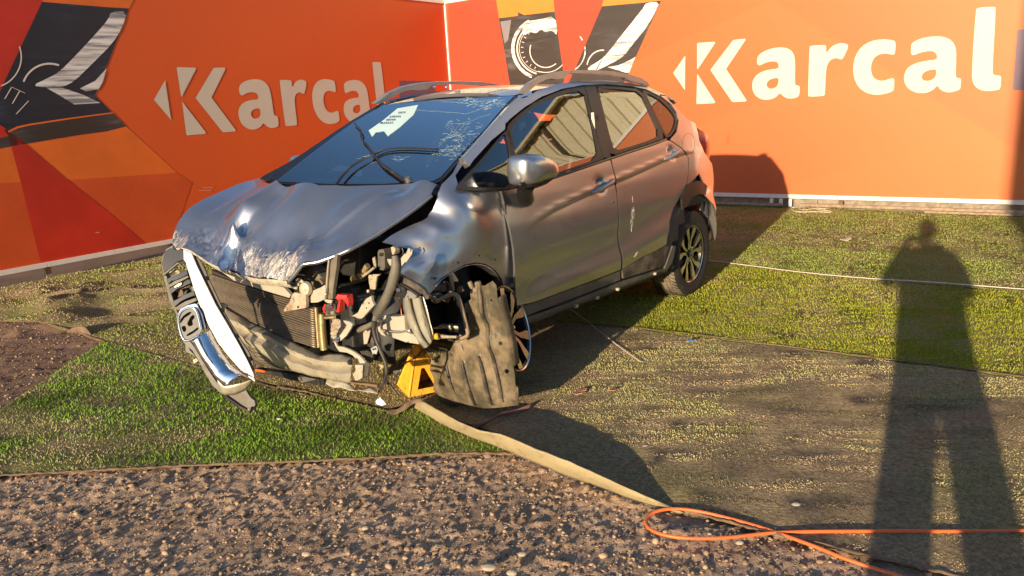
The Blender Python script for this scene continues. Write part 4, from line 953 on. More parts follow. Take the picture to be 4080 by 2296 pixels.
# rolled arch lip and bolt slots
lip = [pl(x, y, 1, Y) for x, y, Y in [(2026, 1200, .79), (2004, 1140, .795), (1975, 1085, .81), (1935, 1058, .82), (1896, 1052, .82), (1850, 1061, .815), (1800, 1088, .805), (1762, 1114, .793), (1738, 1142, .78)]]
lip2 = [p+np.array([0, -.035, -.012]) for p in lip]
loft('arch_lip', [lip, lip2], P_SILVER, w_, 30, .002)
for x, y, Y in [(1824, 1047, .822), (1907, 1018, .835), (1972, 1035, .83), (1733, 1110, .787)]:
    c = pl(x, y, 1, Y); obox('slot', c, .012, .006, .009, M_DARK2, w_, None)
# pale door-jamb return between wing and front door
patch('jamb_strip', [pl(x, y, 1, Y) for x, y, Y in [(1990, 1060, .80), (2046, 1010, .80), (2054, 1130, .80), (2012, 1120, .79)]], M_BEIGE, car, 'xz', .03)
patch('inner_splash_panel', [pl(x, y, 1, Y) for x, y, Y in [(1998, 1118, .775), (2018, 1110, .775), (2056, 1135, .775), (2060, 1260, .765), (2030, 1215, .76)]], mat('blue_grey_panel', (.07, .095, .14), .45), car, 'xz', .03)
# windscreen corner scrap
plate('bent_cowl_clip', [pl(*V3(x, y), 1, .715) for x, y in [(1700, 737), (1722, 740), (1762, 785), (1755, 800), (1715, 760)]], M_SATIN, car, .006, (0, -1, 0))
# ---------------- windscreen, roof, tailgate (height fields)
ws_o = tx(V3, [(335, 918, -.60), (700, 935, -.2), (1100, 935, .18), (1500, 912, .60), (1560, 880, .655), (1700, 720, .63), (1900, 510, .59), (2080, 300, .545), (2125, 255, .53), (1560, 285, 0), (1120, 325, -.50), (900, 450, -.545), (640, 640, -.60), (420, 810, -.64), (300, 905, -.66)], y=0)
ws_in = [pl(*V3(820, 620), 1, -.30), pl(*V3(1250, 620), 1, .08), pl(*V3(1650, 560), 1, .4), pl(*V3(1300, 480), 1, 0)]
# keep the glass gently curved: fit x = f(y, z) as a plane bowed in y
def ws_fit():
    P = np.array(ws_o); A = np.c_[np.ones(len(P)), P[:, 2], P[:, 1]**2, P[:, 2]**2, P[:, 1]]; co = np.linalg.lstsq(A, P[:, 0], rcond=None)[0]
    return lambda y, z: co[0]+co[1]*z+co[2]*y*y+co[3]*z*z+co[4]*y
WSX = ws_fit()
def on_ws(V, pts, off=0.):
    out = []
    for p in pts:
        x = 2.2
        for _ in range(25): q = pl(*V(p[0], p[1]), 0, x); x = .5*x+.5*(float(WSX(q[1], q[2]))+off)
        out.append(pl(*V(p[0], p[1]), 0, x))
    return out
WSO = [(300, 905), (335, 918), (700, 935), (1100, 935), (1500, 912), (1560, 880), (1700, 720), (1900, 510), (2080, 300), (2125, 255), (1560, 285), (1120, 325), (900, 450), (640, 640), (420, 810)]
wsh = patch('windscreen', on_ws(V3, WSO), G_WIND, car, 'yz', .05, surf=WSX, thick=0)
frm = patch('windscreen_surround', on_ws(V3, [(165, 890), (280, 930), (700, 945), (1100, 945), (1530, 925), (1590, 880), (1730, 725), (1930, 515), (2110, 300), (2150, 250), (1560, 276), (1105, 318), (880, 440), (600, 630), (360, 790)], -.006), M_GLOSSBLACK, car, 'yz', .06, [on_ws(V3, [(320, 900), (700, 918), (1100, 918), (1490, 898), (1545, 868), (1685, 712), (1885, 505), (2062, 302), (2100, 268), (1560, 296), (1128, 336), (915, 458), (660, 645), (440, 812)], -.006)], surf=lambda y, z: WSX(y, z)-.006, thick=.008)
tube('far_a_pillar', [q-np.array([.02, .0, .01]) for q in on_ws(V3, [(170, 885), (420, 752), (640, 600), (900, 428), (1100, 312)], -.01)], .017, M_GLOSSBLACK, car, 8)
# roof skin
def ROOF(x, y):
    base = np.interp(x, [-.12, .1, .5, 1.0, 1.4, 1.6, 1.8, 1.9], [1.455, 1.49, 1.528, 1.545, 1.532, 1.51, 1.472, 1.45]); return base+.006-.050*(y/.57)**2-.02*np.clip(np.abs(y)-.5, 0, 1)*10*.1
hdr = np.array(on_ws(V3, [(1105, 318), (1560, 276), (2150, 250)])); print('header', hdr)
xf = float(hdr[1, 0]); xe = float(hdr[[0, 2], 0].mean())
ro = [np.array([x, y, float(ROOF(x, y))]) for x, y in [(xe, -.53), (xf-.01, -.3), (xf, 0), (xf-.01, .3), (xe, .53), (1.5, .575), (1., .585), (.5, .58), (0, .55), (-.1, .50), (-.12, 0), (-.1, -.50), (0, -.55), (.5, -.58), (1., -.585), (1.5, -.575)]]
patch('roof', ro, P_SILVER, car, 'xy', .04, surf=ROOF, thick=.02)
patch('headlining', [p-np.array([0, 0, .05]) for p in ro], M_CLOTH, car, 'xy', .15, surf=lambda x, y: ROOF(x, y)-.05, thick=.01)
# spoiler and tailgate
V = []; F = []; rows = [(-.02, 1.485, .52), (-.16, 1.462, .53), (-.20, 1.445, .53), (-.17, 1.425, .51), (-.30, 1.28, .56), (-.40, 1.13, .60), (-.50, 1.05, .61), (-.54, .95, .60), (-.56, .80, .60)]
for a, b, w in rows:
    for k in range(13):
        t = k/6-1; V.append((a+.05*t*t*(1 if b < 1.44 else .4), w*t, b-.025*t*t*(b > 1.4)))
for r in range(8):
    for k in range(12): F.append((r*13+k, r*13+k+1, (r+1)*13+k+1, (r+1)*13+k))
link_mesh('tailgate', V, F, P_SILVER, car, True, .02, 0, 40)
patch('rear_window', [np.array([x, y, z]) for x, y, z in [(-.21, -.47, 1.40), (-.24, 0, 1.40), (-.21, .47, 1.40), (-.38, .53, 1.15), (-.42, 0, 1.15), (-.38, -.53, 1.15)]], G_DARKG, car, 'yz', .1, thick=.004)
V = []; F = []
for b, w, dx in ((.80, .70, -.58), (.70, .725, -.66), (.50, .73, -.67), (.36, .70, -.62), (.27, .66, -.55)):
    for k in range(21):
        t = k/10-1; V.append((dx+.22*abs(t)**4, w*t, b))
for r in range(4):
    for k in range(20): F.append((r*21+k, r*21+k+1, (r+1)*21+k+1, (r+1)*21+k))
link_mesh('rear_bumper', V, F, P_SILVER, car, True, .01, 0)
# tail lamps
TL = [(1402, 372), (1412, 370), (1440, 385), (1468, 400), (1488, 425), (1497, 470), (1498, 520), (1492, 568), (1470, 545), (1440, 505), (1410, 462), (1404, 430)]
def tls(x, z): return .655-.10*np.clip(z-1.0, 0, 1)-1.2*np.clip(-.45-x, 0, 1)**2+.01*np.cos((z-1.1)*18)
for mir in (False, True):
    o = patch('tail_lamp', [pl(*V4(a, b), 1, .645) for a, b in TL], M_LAMPRED, car, 'xz', .02, surf=tls, thick=.06, mirror=mir)
    patch('smoked_corner', [pl(*V4(a, b), 1, .645) for a, b in [(1400, 370), (1412, 368), (1438, 382), (1432, 400), (1414, 408), (1412, 440), (1404, 430)]], M_LAMPDK, o, 'xz', .03, surf=lambda x, z: tls(x, z)+.003, thick=.01, mirror=mir)
    patch('lamp_facet', [pl(*V4(a, b), 1, .645) for a, b in [(1414, 408), (1440, 388), (1486, 424), (1492, 440), (1452, 448), (1414, 452)]], mat('lamp_red_light', (.72, .04, .02), .15, coat=.5), o, 'xz', .03, surf=lambda x, z: tls(x, z)+.004-.2*(z-1.1), thick=.01, mirror=mir)
# roof rails
RU = [(372, 182), (398, 160), (448, 112), (520, 72), (600, 52), (700, 43), (830, 42), (940, 50), (1030, 68), (1095, 88), (1130, 112), (1138, 134)]
RL = [(1112, 132), (1100, 122), (1040, 110), (1018, 100), (1000, 86), (900, 70), (790, 62), (690, 62), (664, 72), (650, 92), (600, 97), (575, 93), (540, 98), (490, 122), (440, 160), (404, 184)]
for mir in (False, True):
    o3 = [pl(*V4(*p), 1, .565) for p in RU+RL]
    o = patch('roof_rail', o3, M_SATIN, car, 'xz', .05, surf=lambda x, z: .575-.0*x-.15*(z-1.52), thick=.032, mirror=mir, smooth=False)
    b = o.modifiers.new('bev', 'BEVEL'); b.width = .006; b.segments = 2; b.limit_method = 'ANGLE'
    q = side_pts(V4, [(420, 186), (500, 136), (590, 108), (700, 82), (850, 78), (1000, 92), (1100, 128)]); 
    P = np.array([[p[0], .55*(-1 if mir else 1), float(ROOF(p[0], .55))+.01] for p in q if .1 < p[0] < 1.8]); tube('rail_gasket', P, .012, M_BLACK, o, 6)
    if mir:
        for xx in (1.30, 1.18): lathe('rail_cap', [(0, .008), (.010, .008), (.012, 0)], M_CHROME, o, frame_from((0, 1, .3)), (xx, -.548, 1.565), 12)
# antenna
a0 = pl(*V9(735, 525), 1, 0.); a1 = pl(*V9(818, 368), 1, 0.); tube('antenna', [a0-np.array([0, 0, .04]), a0, a1], [.006, .004, .003], M_BLACK, car, 6, sm=0)
# fuel flap: a fine round groove
th = np.linspace(0, 2*math.pi, 33)[:-1]; P = np.array(side_pts(V4, [(1368+36*math.cos(a), 470+62*math.sin(a)) for a in th])); P[:, 1] = [float(skin(p[0], p[2]))+.0005 for p in P]
tube('fuel_flap_groove', P, .0011, M_DARK, car, 4, True, sm=0)
# dark shut-lines
for pts in ([(918, 556), (948, 690), (960, 820), (968, 1000), (974, 1200)], [(1262, 448), (1322, 490), (1370, 545), (1370, 620), (1360, 704)]):
    P = np.array(side_pts(V4, pts)); P = resample(P, 30); P[:, 1] = [float(skin(p[0], p[2]))-.004 for p in P]; tube('shut_line', P, .004, M_DARK2, car, 5)
P = resample(side_pts(V4, [(285, 742), (300, 810), (313, 880)]), 12); tube('shut_gap', P, [.006, .014, .003], M_DARK2, car, 6)
# handles
for pts, rec in (([(800, 752), (818, 742), (850, 724), (885, 704), (915, 688), (928, 680)], (862, 700)), ([(1230, 556), (1250, 545), (1275, 528), (1300, 512), (1318, 502)], (1275, 515))):
    P = np.array(side_pts(V4, pts)); P = resample(P, 14); t = np.linspace(-1, 1, 14); P[:, 1] = [float(S(q_[0], q_[2])) for q_ in P]; P[:, 1] += .024-.020*t**4
    h = tube('door_handle', P, [.008, .014, .016, .016, .015, .013, .009], M_SATIN, car, 10)
# lock cylinder, scratches, chips
c = side_pts(V4, [(932, 806)])[0]; lathe('lock_barrel', [(0, .004), (.007, .004), (.010, 0)], M_CHROME, car, frame_from((0, 1, 0)), (c[0], float(skin(c[0], c[2]))-.001, c[2]), 12)
sc_ = []
M_SCR = mat('scratch_white', (.62, .58, .54), .6, var=.1)
random.seed(3)
for k in range(46):
    if k < 30: x = 1047+random.gauss(0, 3)+(6 if k % 5 == 0 else 0); y = random.uniform(770, 965); pts = [(x, y), (x+random.gauss(0, 2), y+random.uniform(6, 26))]
    else: x = random.uniform(600, 730); y = 812-(x-600)*.12+random.gauss(0, 6); pts = [(x, y), (x+random.uniform(4, 18), y-random.uniform(1, 5))]
    P = np.array(side_pts(V4, pts)); P[:, 1] = [float(skin(p[0], p[2])) for p in P]; sc_.append(tube('s', P, .0012 if k < 30 else .0007, M_SCR, None, 3, sm=0))
joinobj('scratches', sc_, car)['kind'] = 'stuff'
for x, y, r in ((1060, 1105, .012), (1066, 1098, .008), (1052, 1118, .006), (1068, 1166, .004)):
    c = side_pts(V4, [(x, y)])[0]; o = link_mesh('paint_chip', ICV*np.array([r, .002, r*1.3])+np.array([c[0], float(skin(c[0], c[2])), c[2]]), ICF.tolist(), M_SCR, car)
# sill clips
for x, y in ((1165, 1218), (950, 1308), (830, 1357), (708, 1405)):
    c = side_pts(V4, [(x, y)])[0]; obox('sill_clip', (c[0], c[1]+.012, c[2]), .022, .02, .018, M_BEIGE, car, None, .003)
# mirror on the seen side
mc = pl(*V4(485, 615), 1, .93)
def mirror_pts(pts, Y): return [pl(*V4(a, b), 1, Y) for a, b in pts]
front = mirror_pts([(385, 556), (400, 536), (440, 529), (490, 530), (530, 545), (572, 568), (592, 598), (597, 636), (575, 666), (520, 680), (470, 698), (425, 712), (402, 712), (392, 690), (384, 630)], .93)
front = densify(front, .022); ctr = np.mean(front, 0); rings = []
for dy, sc in ((.070, .25), (.062, .65), (.045, .88), (.015, 1.0), (-.02, 1.01), (-.055, .99), (-.075, .94), (-.082, .88)):
    rings.append([ctr+(p-ctr)*sc+np.array([.35*dy*0, dy, 0]) for p in front])
n = len(front); V = [v for r in rings for v in r]; F = []
for a in range(len(rings)-1):
    for k in range(n): F.append((a*n+k, a*n+(k+1) % n, (a+1)*n+(k+1) % n, (a+1)*n+k))
F.append(tuple((len(rings)-1)*n+k for k in range(n))); F.append(tuple(reversed(range(n))))
mir_o = link_mesh('wing_mirror', V, F, P_SILVER, car, True, ang=70); s = mir_o.modifiers.new('s', 'SUBSURF'); s.levels = s.render_levels = 2
bm_ = bmesh.new(); bm_.from_mesh(mir_o.data); bmesh.ops.recalc_face_normals(bm_, faces=bm_.faces); bm_.to_mesh(mir_o.data); bm_.free()
loft('mirror_lower_shell', [mirror_pts([(394, 700), (425, 716), (480, 702), (540, 682), (588, 650)], .955), mirror_pts([(400, 712), (430, 724), (480, 716), (540, 694), (586, 660)], .90)], M_BLACK, mir_o, 20, .02, sub=2)
loft('indicator', [mirror_pts([(560, 620), (578, 616), (592, 612)], .95), mirror_pts([(565, 636), (582, 630), (595, 625)], .95)], M_CHROME, mir_o, 8, .01)
P = [pl(*V4(430, 705), 1, .91), pl(*V4(420, 745), 1, .87), pl(*V4(425, 785), 1, .83), pl(*V4(436, 790), 1, .79)]
tube('mirror_stalk', P, [.045, .040, .042, .036], M_GLOSSBLACK, mir_o, 12, sm=2)
# far-side mirror
obox('far_mirror', (2.15, -.93, 1.08), .12, .17, .13, P_SILVER, car, None, .04)
# ---------------- rear wheel & others
def wheel(name, c, axis, tyre=True, dia=.64, roll=0, rimr=.213, detail=True):
    R = frame_from(axis); e = None
    if tyre:
        prof = [(.215, -.10), (.235, -.107), (.27, -.109), (.295, -.104), (.310, -.094), (.317, -.080)]
        fm = [0]*5; z = -.080
        for a, b in ((-.055, .006), (-.02, .006), (.02, .006), (.055, .006)):
            prof += [(.320, a-b/1.2), (.311, a-b/2), (.311, a+b/2), (.320, a+b/1.2)]; fm += [1, 1, 1, 1]
        prof += [(.317, .080), (.310, .094), (.295, .104), (.27, .109), (.235, .107), (.215, .10)]; fm += [1, 1, 0, 0, 0, 0]
        e = lathe(name, [(r, h) for r, h in prof], M_TYRE, car, R, c, 72, 25, mats=[M_TYRE, M_TREAD], fm=fm[:len(prof)-1])
        tb = []
        for k in range(60):
            a = 6.283*k/60
            for h0, h1 in ((-.098, -.062), (.062, .098), (-.048, -.026), (.026, .048)):
                p0 = R@np.array([.3195*math.cos(a), .3195*math.sin(a), h0])+c; p1 = R@np.array([.3195*math.cos(a+.05), .3195*math.sin(a+.05), h1])+c; tb.append(tube('t', [p0, p1], .003, M_TYRE, None, 3, sm=0))
        t = joinobj('tread_sipes', tb, e); t['kind'] = 'stuff'
    par = e or car
    rim = lathe('rim' if e else name, [(.205, -.095), (.195, -.06), (.188, .05), (.196, .080), (.207, .088), (rimr, .092), (.214, .088), (.214, .075)], M_RIMDK, par, R, c, 60, 30, mats=[M_RIMDK, M_RIMSIL], fm=[0, 0, 0, 0, 1, 1, 0])
    lathe('rim_back', [(.19, -.02), (.0, -.02)], M_DARK2, rim, R, c, 40)
    lathe('brake_disc', [(.135, .005), (.135, .012), (.06, .012), (.05, .03), (0, .03)], M_BARE, rim, R, c, 40)
    for k in range(5):
        a0 = roll+2*math.pi*k/5
        def q(r, a, h): return R@np.array([r*math.cos(a0+a), r*math.sin(a0+a), h])+c
        for sg in (-1, 1):
            # each arm of the split spoke: dark body with machined face
            arm = [(.030, sg*.04), (.075, sg*.07), (.118, sg*.09), (.150, sg*.15), (.203, sg*.19), (.203, sg*.43), (.172, sg*.43), (.140, sg*.38), (.105, sg*.28), (.07, sg*.36), (.038, sg*.58)]
            P2 = [(r*math.cos(a0+a), r*math.sin(a0+a)) for r, a in arm]
            v2, fs = tri2d(P2); nn = len(v2)
            def hh(x, y): r = math.hypot(x, y); return .070+.018*min(1, r/.2)
            V = [R@np.array([x, y, hh(x, y)])+c for x, y in v2]+[R@np.array([x, y, hh(x, y)-.03])+c for x, y in v2]
            F = [tuple(f) for f in fs]+[tuple(reversed([i+nn for i in f])) for f in fs]
            # side walls from boundary edges
            ed = {}
            for f in fs:
                for i in range(3): ed.setdefault(tuple(sorted((f[i], f[(i+1) % 3]))), []).append((f[i], f[(i+1) % 3]))
            mi = [1]*len(fs)+[0]*len(fs)
            for kx_, v in ed.items():
                if len(v) == 1: a, b = v[0]; F.append((b, a, a+nn, b+nn)); mi.append(0)
            link_mesh('spoke', V, F, M_RIMSIL, rim, False, mats=[M_RIMDK, M_RIMSIL], midx=mi)
        lathe('wheel_nut', [(0, .082), (.008, .082), (.010, .06)], M_CHROME, rim, R, q(.052, math.pi/5, 0), 8)
    lathe('hub_cap', [(0, .082), (.022, .080), (.030, .072), (.034, .05)], M_RIMDK, rim, R, c, 24)
    def hq(x, y, h=.084): return R@np.array([x, y, h])+c
    for a, b in (((-.010, -.012), (-.008, .012)), ((.010, -.012), (.008, .012)), ((-.009, 0), (.009, 0))): tube('cap_emblem', [hq(*a), hq(*b)], .0022, M_RIMSIL, rim, 4, sm=0)
    return e or rim
rw = wheel('rear_wheel', np.array([0, .665, .32]), (0, 1, .0), roll=math.pi/2)
wheel('rear_wheel', np.array([0, -.665, .32]), (0, -1, 0))
wheel('front_wheel', np.array([2.55, -.66, .22]), (0, -1, 0))
cR = pl(1700+812/2.416, 1050+625/2.416, 1, .90); nR = np.array([-.283, .918, .27])
fr = wheel('front_rim', cR-nR/np.linalg.norm(nR)*.085, tuple(nR), tyre=False, roll=.5); fr['label'] = 'bare splayed alloy rim without its tyre'
# dark wheel face behind the splayed rim
# ---------------- bonnet
hood_o = [(2450, 290, .70), (2395, 268, .68), (2310, 256, .63), (2200, 280, .55), (2000, 295, .42), (1580, 297, .16), (1440, 300, .08), (1250, 287, -.1), (1100, 281, -.24), (950, 266, -.60), (930, 235, -.70), (840, 262, -.71), (740, 290, -.72), (560, 370, -.72), (430, 430, -.72), (330, 495, -.72), (250, 590, -.715), (205, 680, -.70), (186, 760, -.67), (190, 810, -.63), (205, 838, -.60),
          (265, 832, -.54), (330, 850, -.49), (400, 895, -.43), (480, 950, -.37), (550, 985, -.31), (680, 1035, -.22), (770, 1065, -.12), (850, 1085, -.02), (920, 1098, .06), (1000, 1102, .14), (1080, 1106, .20), (1160, 1120, .27), (1215, 1060, .31), (1290, 962, .36), (1420, 945, .42), (1600, 880, .50), (1700, 835, .54), (1830, 765, .57), (1950, 692, .60), (2150, 562, .65), (2300, 452, .69), (2400, 370, .71)]
hood = [pl(*V5(a, b), 1, Y) for a, b, Y in hood_o]
hood_i = [(640, 560, -.45), (800, 490, -.30), (640, 700, -.34), (560, 640, -.45), (480, 700, -.48), (350, 640, -.60), (300, 720, -.60), (300, 800, -.54), (450, 820, -.44), (620, 860, -.30), (740, 700, -.26), (720, 600, -.26),
          (980, 315, -.40), (1100, 380, -.2), (1400, 350, .08), (1700, 330, .25), (2190, 330, .56), (1100, 520, -.05), (950, 650, -.10), (1100, 700, .02), (1200, 560, .05), (1390, 640, .19), (1350, 720, .20), (1240, 880, .27), (1300, 800, .26), (1600, 560, .34), (1900, 420, .46), (1500, 760, .36), (1700, 640, .44), (2000, 470, .56), (2200, 400, .63), (1550, 840, .46), (1900, 650, .57),
          (800, 820, -.16), (900, 900, -.05), (950, 990, .04), (1060, 1000, .16), (850, 1000, -.08), (1120, 900, .17), (1000, 820, .0), (1240, 960, .31), (700, 950, -.24)]
hin = [pl(*V5(a, b), 1, Y) for a, b, Y in hood_i]
hp = {tuple(V5(a, b)): k for k, (a, b, Y) in enumerate(hood_i)}
HR = rbf(np.array(hood+hin)[:, :2], np.array(hood+hin)[:, 2], 2e-5)
def hood_bump(x, y):
    fr = sstep(3.02, 3.16, x)*sstep(-.72, -.3, y)*sstep(.42, .2, y)
    w1 = 1-np.abs(2*fbm(x*1.0+.5*y, y, 3, 3, 22)-1); w2 = fbm(x, y, 8, 3, 60)
    z = fr*(.026*(w1-.55)+.012*(w2-.5))
    # sweeping character line towards the seen side headlamp, and a shallow one on the other side
    def seg(ax, ay, bx, by):
        d = np.array([bx-ax, by-ay]); L = np.hypot(*d); d /= L; t = (x-ax)*d[0]+(y-ay)*d[1]; n = (x-ax)*-d[1]+(y-ay)*d[0]; return t/L, n
    t, n = seg(3.12, .27, 2.70, .55); z = z+.018*np.exp(-(n/.02)**2)*sstep(-.05, .15, t)*sstep(1.05, .8, t)-.012*np.exp(-((n-.045)/.03)**2)*sstep(-.05, .15, t)*sstep(1.05, .8, t)
    t, n = seg(3.14, -.34, 2.98, -.24); z = z-.030*np.exp(-(n/.018)**2)*sstep(-.1, .2, t)*sstep(1.2, .6, t)
    t, n = seg(3.12, .24, 2.98, .20); z = z-.018*np.exp(-(n/.022)**2)*sstep(-.1, .2, t)*sstep(1.2, .6, t)
    t, n = seg(3.1, -.55, 2.76, -.45); z = z+.010*np.exp(-(n/.03)**2)*sstep(-.1, .2, t)*sstep(1.1, .8, t)
    z = z-.030*np.exp(-(((x-3.06)/.07)**2+((y+.02)/.20)**2))-.018*np.exp(-(((x-3.14)/.05)**2+((y+.42)/.10)**2))+.012*np.exp(-(((x-3.0)/.05)**2+((y+.30)/.10)**2))
    z = z+.004*(fbm(x, y, 12, 2, 6)-.5)
    return z*sstep(2.66, 2.84, x+.12*(np.abs(y)-.3))
M_SCUFF = mat('scraped_paint', (.62, .57, .46), .4, .45, var=.3, vs=60, bump=.5, bs=70, dirt=.3, dirtcol=(.25, .18, .1))
hd_ = patch('bonnet', hood, P_BONNET, car, 'xy', .0115, surf=lambda x, y: HR(np.stack([x, y], 1)), bump=hood_bump, thick=.003, ang=60)
# folded edge below the bonnet
e1 = [pl(*V5(a, b), 1, Y) for a, b, Y in hood_o[20:33]]; e2 = [p+np.array([-.03, 0, -.035]) for p in e1]; e3 = [p+np.array([-.10, 0, -.03]) for p in e1]
loft('bonnet_edge', [e1, e2, e3], M_SCUFF, hd_, 60, .002)
e1 = [pl(*V5(a, b), 1, Y) for a, b, Y in hood_o[32:]]; e2 = [p+np.array([-.005, .004, -.016]) for p in e1]
loft('bonnet_edge', [e1, e2], P_SILVER, hd_, 60, .002)
# ---------------- what the missing front end lays bare (planes across the car, x = metres ahead of the rear axle)
def X(V, pts, x): return tx(V, pts, x=x)
# bulkhead and engine bay floor: black blocks added behind it all to darken the bay
bulk = link_mesh('bulkhead', [(2.42, y, z) for y in (-.66, -.3, .3, .66) for z in (.15, .6, .98)], [(0, 1, 4, 3), (1, 2, 5, 4), (3, 4, 7, 6), (4, 5, 8, 7), (6, 7, 10, 9), (7, 8, 11, 10)], M_DARK2, car, False, .03, 0)
eng = []
for (c, s_) in [((2.72, -.05, .52), (.36, .50, .34)), ((2.74, -.02, .74), (.30, .42, .12)), ((2.80, .28, .40), (.30, .28, .36)), ((2.70, -.36, .50), (.34, .2, .4)), ((2.62, .05, .25), (.5, .8, .08))]:
    eng.append(obox('e', c, *s_, M_DARK2, None, None, .03))
eo = joinobj('engine', eng, car)
obox('battery', (2.80, .34, .70), .20, .18, .17, M_DARK2, car, None, .01)
for y in (-.50, .50):
    o = obox('chassis_rail', (2.75, y, .36), .62, .07, .11, M_DARK2, car, None, .01)
obox('floor_pan', (1.05, 0, .26), 2.9, 1.46, .06, M_DARK2, car, None, .02)
obox('fuel_tank', (.7, 0, .19), .8, .9, .12, M_DARK2, car, None, .03)
tube('rear_axle', [(0, -.6, .30), (.1, -.4, .28), (.1, .4, .28), (0, .6, .30)], .03, M_DARK2, car, 8)
tube('exhaust_pipe', [(2.4, -.1, .2), (1.2, -.15, .18), (.3, -.3, .2), (-.4, -.45, .24)], .028, M_BARE, car, 8)
# radiator: core, fins, tanks
core = X(V1, [(440, 320), (600, 395), (780, 460), (1000, 520), (1195, 575), (1205, 885), (960, 800), (740, 705), (560, 610), (440, 500)], 3.035)
rad = patch('radiator', core, M_FINBACK, car, 'yz', .05, thick=.03)
top = resample(X(V1, [(440, 350), (600, 410), (800, 470), (1000, 530), (1192, 590)], 3.04), 24); bot = resample(X(V1, [(440, 505), (560, 605), (740, 700), (960, 795), (1204, 875)], 3.04), 24)
fins = []
for k in range(19):
    t = k/18; row = top*(1-t)+bot*t; dr = .0030*np.sin(np.linspace(0, 9, 24)+k)
    row[:, 2] += dr*.5; fins.append(loft('f', [row+np.array([0.006, 0, .0034]), row+np.array([.012, 0, -.0022]), row+np.array([-.004, 0, -.0032])], M_FIN, None, 24, .001))
fo = joinobj('cooling_fins', fins, rad); fo['kind'] = 'stuff'
tube('condenser_pipe', X(R2, [(578, 815), (590, 1000), (604, 1200), (618, 1390)], 3.055), .0095, M_TANK, rad, 10)
tube('receiver_tank', X(R2, [(660, 905), (665, 1100), (680, 1280), (695, 1425)], 3.06), [.016, .0175, .018, .0175], M_TANK, rad, 14)
tube('tank_cap', X(R2, [(565, 760), (572, 815)], 3.06), .011, M_BLACK, rad, 8, sm=0)
# crash beam
b_top = X(V1, [(540, 585), (640, 645), (720, 700), (830, 745), (930, 795), (1000, 825), (1080, 865), (1160, 905), (1230, 938), (1300, 925), (1380, 925), (1452, 950)], 3.06)
b_r1 = X(V1, [(540, 660), (640, 705), (720, 755), (830, 790), (930, 840), (1000, 890), (1080, 925), (1160, 955), (1230, 975), (1300, 978), (1380, 985), (1455, 990)], 3.12)
b_r2 = X(V1, [(545, 700), (650, 745), (725, 780), (840, 830), (935, 875), (1010, 930), (1090, 960), (1165, 1000), (1240, 1005), (1310, 1010), (1380, 1015), (1455, 1015)], 3.105)
b_r3 = X(V1, [(560, 750), (660, 800), (740, 850), (850, 880), (950, 950), (1020, 985), (1100, 1010), (1175, 1035), (1245, 1050), (1310, 1065), (1380, 1070), (1450, 1075)], 3.15)
b_bot = X(V1, [(580, 820), (680, 860), (760, 890), (860, 960), (905, 1005), (1000, 1040), (1080, 1062), (1165, 1085), (1245, 1098), (1310, 1112), (1380, 1125), (1445, 1132)], 3.13)
crump = lambda V: np.stack([.010*(fbm(V[:, 1], V[:, 2], 5, 3, 26)-.5), V[:, 0]*0, .006*(fbm(V[:, 1], V[:, 2], 9, 3, 30)-.5)], 1)
beam = loft('crash_beam', [b_top, b_r1, b_r2, b_r3, b_bot], M_BARE, car, 70, .004, sub=4, bump=crump, ang=28)
plate('beam_end', X(R5, [(590, 560), (650, 560), (718, 562), (710, 740), (640, 785), (600, 790), (560, 700), (600, 640)], 3.165), M_RUST, beam, .03)
loft('beam_end_return', [X(R5, [(718, 562), (712, 660), (708, 745)], 3.165), X(R5, [(760, 570), (770, 660), (740, 742)], 3.08)], M_DARK2, beam, 8, .004)
plate('beam_bracket', X(R5, [(270, 150), (300, 215), (335, 290), (420, 300), (520, 340), (590, 380), (660, 430), (720, 500), (780, 590), (792, 735), (770, 700), (758, 610), (690, 560), (600, 470), (560, 425), (480, 385), (370, 370), (330, 320), (280, 220)], 3.10), M_BEIGE, car, .012)
lathe('bolt', [(0, .012), (.010, .012), (.013, 0)], M_DARK2, beam, frame_from((1, 0, 0)), X(R5, [(535, 518)], 3.14)[0], 8)
# upper support plate under the bonnet, brackets, post
plate('slam_panel', X(V1, [(492, 318), (600, 330), (700, 372), (800, 405), (960, 445), (1010, 500), (1000, 522), (900, 492), (780, 456), (600, 396)], 3.10), M_BEIGE, car, .02)
plate('slam_panel_vent', X(V1, [(570, 318), (690, 372), (800, 392), (800, 415), (690, 392), (570, 335)], 3.115), M_DARK2, car, .01)
plate('latch_bracket', X(R2, [(108, 855), (140, 790), (190, 745), (225, 640), (260, 600), (340, 615), (425, 640), (430, 825), (300, 850), (180, 868), (115, 880)], 3.14), M_RUST, car, .018, holes=[X(R2, [(300, 795), (330, 795), (330, 830), (300, 830)], 3.14)])
plate('torn_bracket', X(R2, [(215, 470), (280, 440), (325, 450), (330, 500), (290, 560), (235, 540)], 3.13), M_BEIGE, car, .006, holes=[X(R2, [(275, 492), (305, 490), (300, 515), (272, 515)], 3.13)])
plate('torn_bracket', X(R2, [(285, 395), (340, 395), (390, 440), (380, 470), (310, 450), (282, 430)], 3.13), M_BEIGE, car, .006)
lathe('horn', [(0, .02), (.012, .022), (.028, .018), (.034, .004), (.030, -.01)], M_BARE, car, frame_from((1, .2, .1)), X(R2, [(442, 545)], 3.12)[0], 24)
plate('headlamp_bracket', X(R2, [(500, 590), (560, 560), (640, 530), (700, 490), (715, 560), (700, 700), (600, 745), (520, 752), (445, 735), (455, 690), (505, 650)], 3.11), M_BEIGE, car, .012)
plate('lamp_housing', X(R2, [(385, 425), (410, 360), (480, 235), (540, 240), (620, 340), (695, 465), (640, 530), (590, 555), (520, 540), (430, 455)], 3.04), M_GREYP, car, .06)
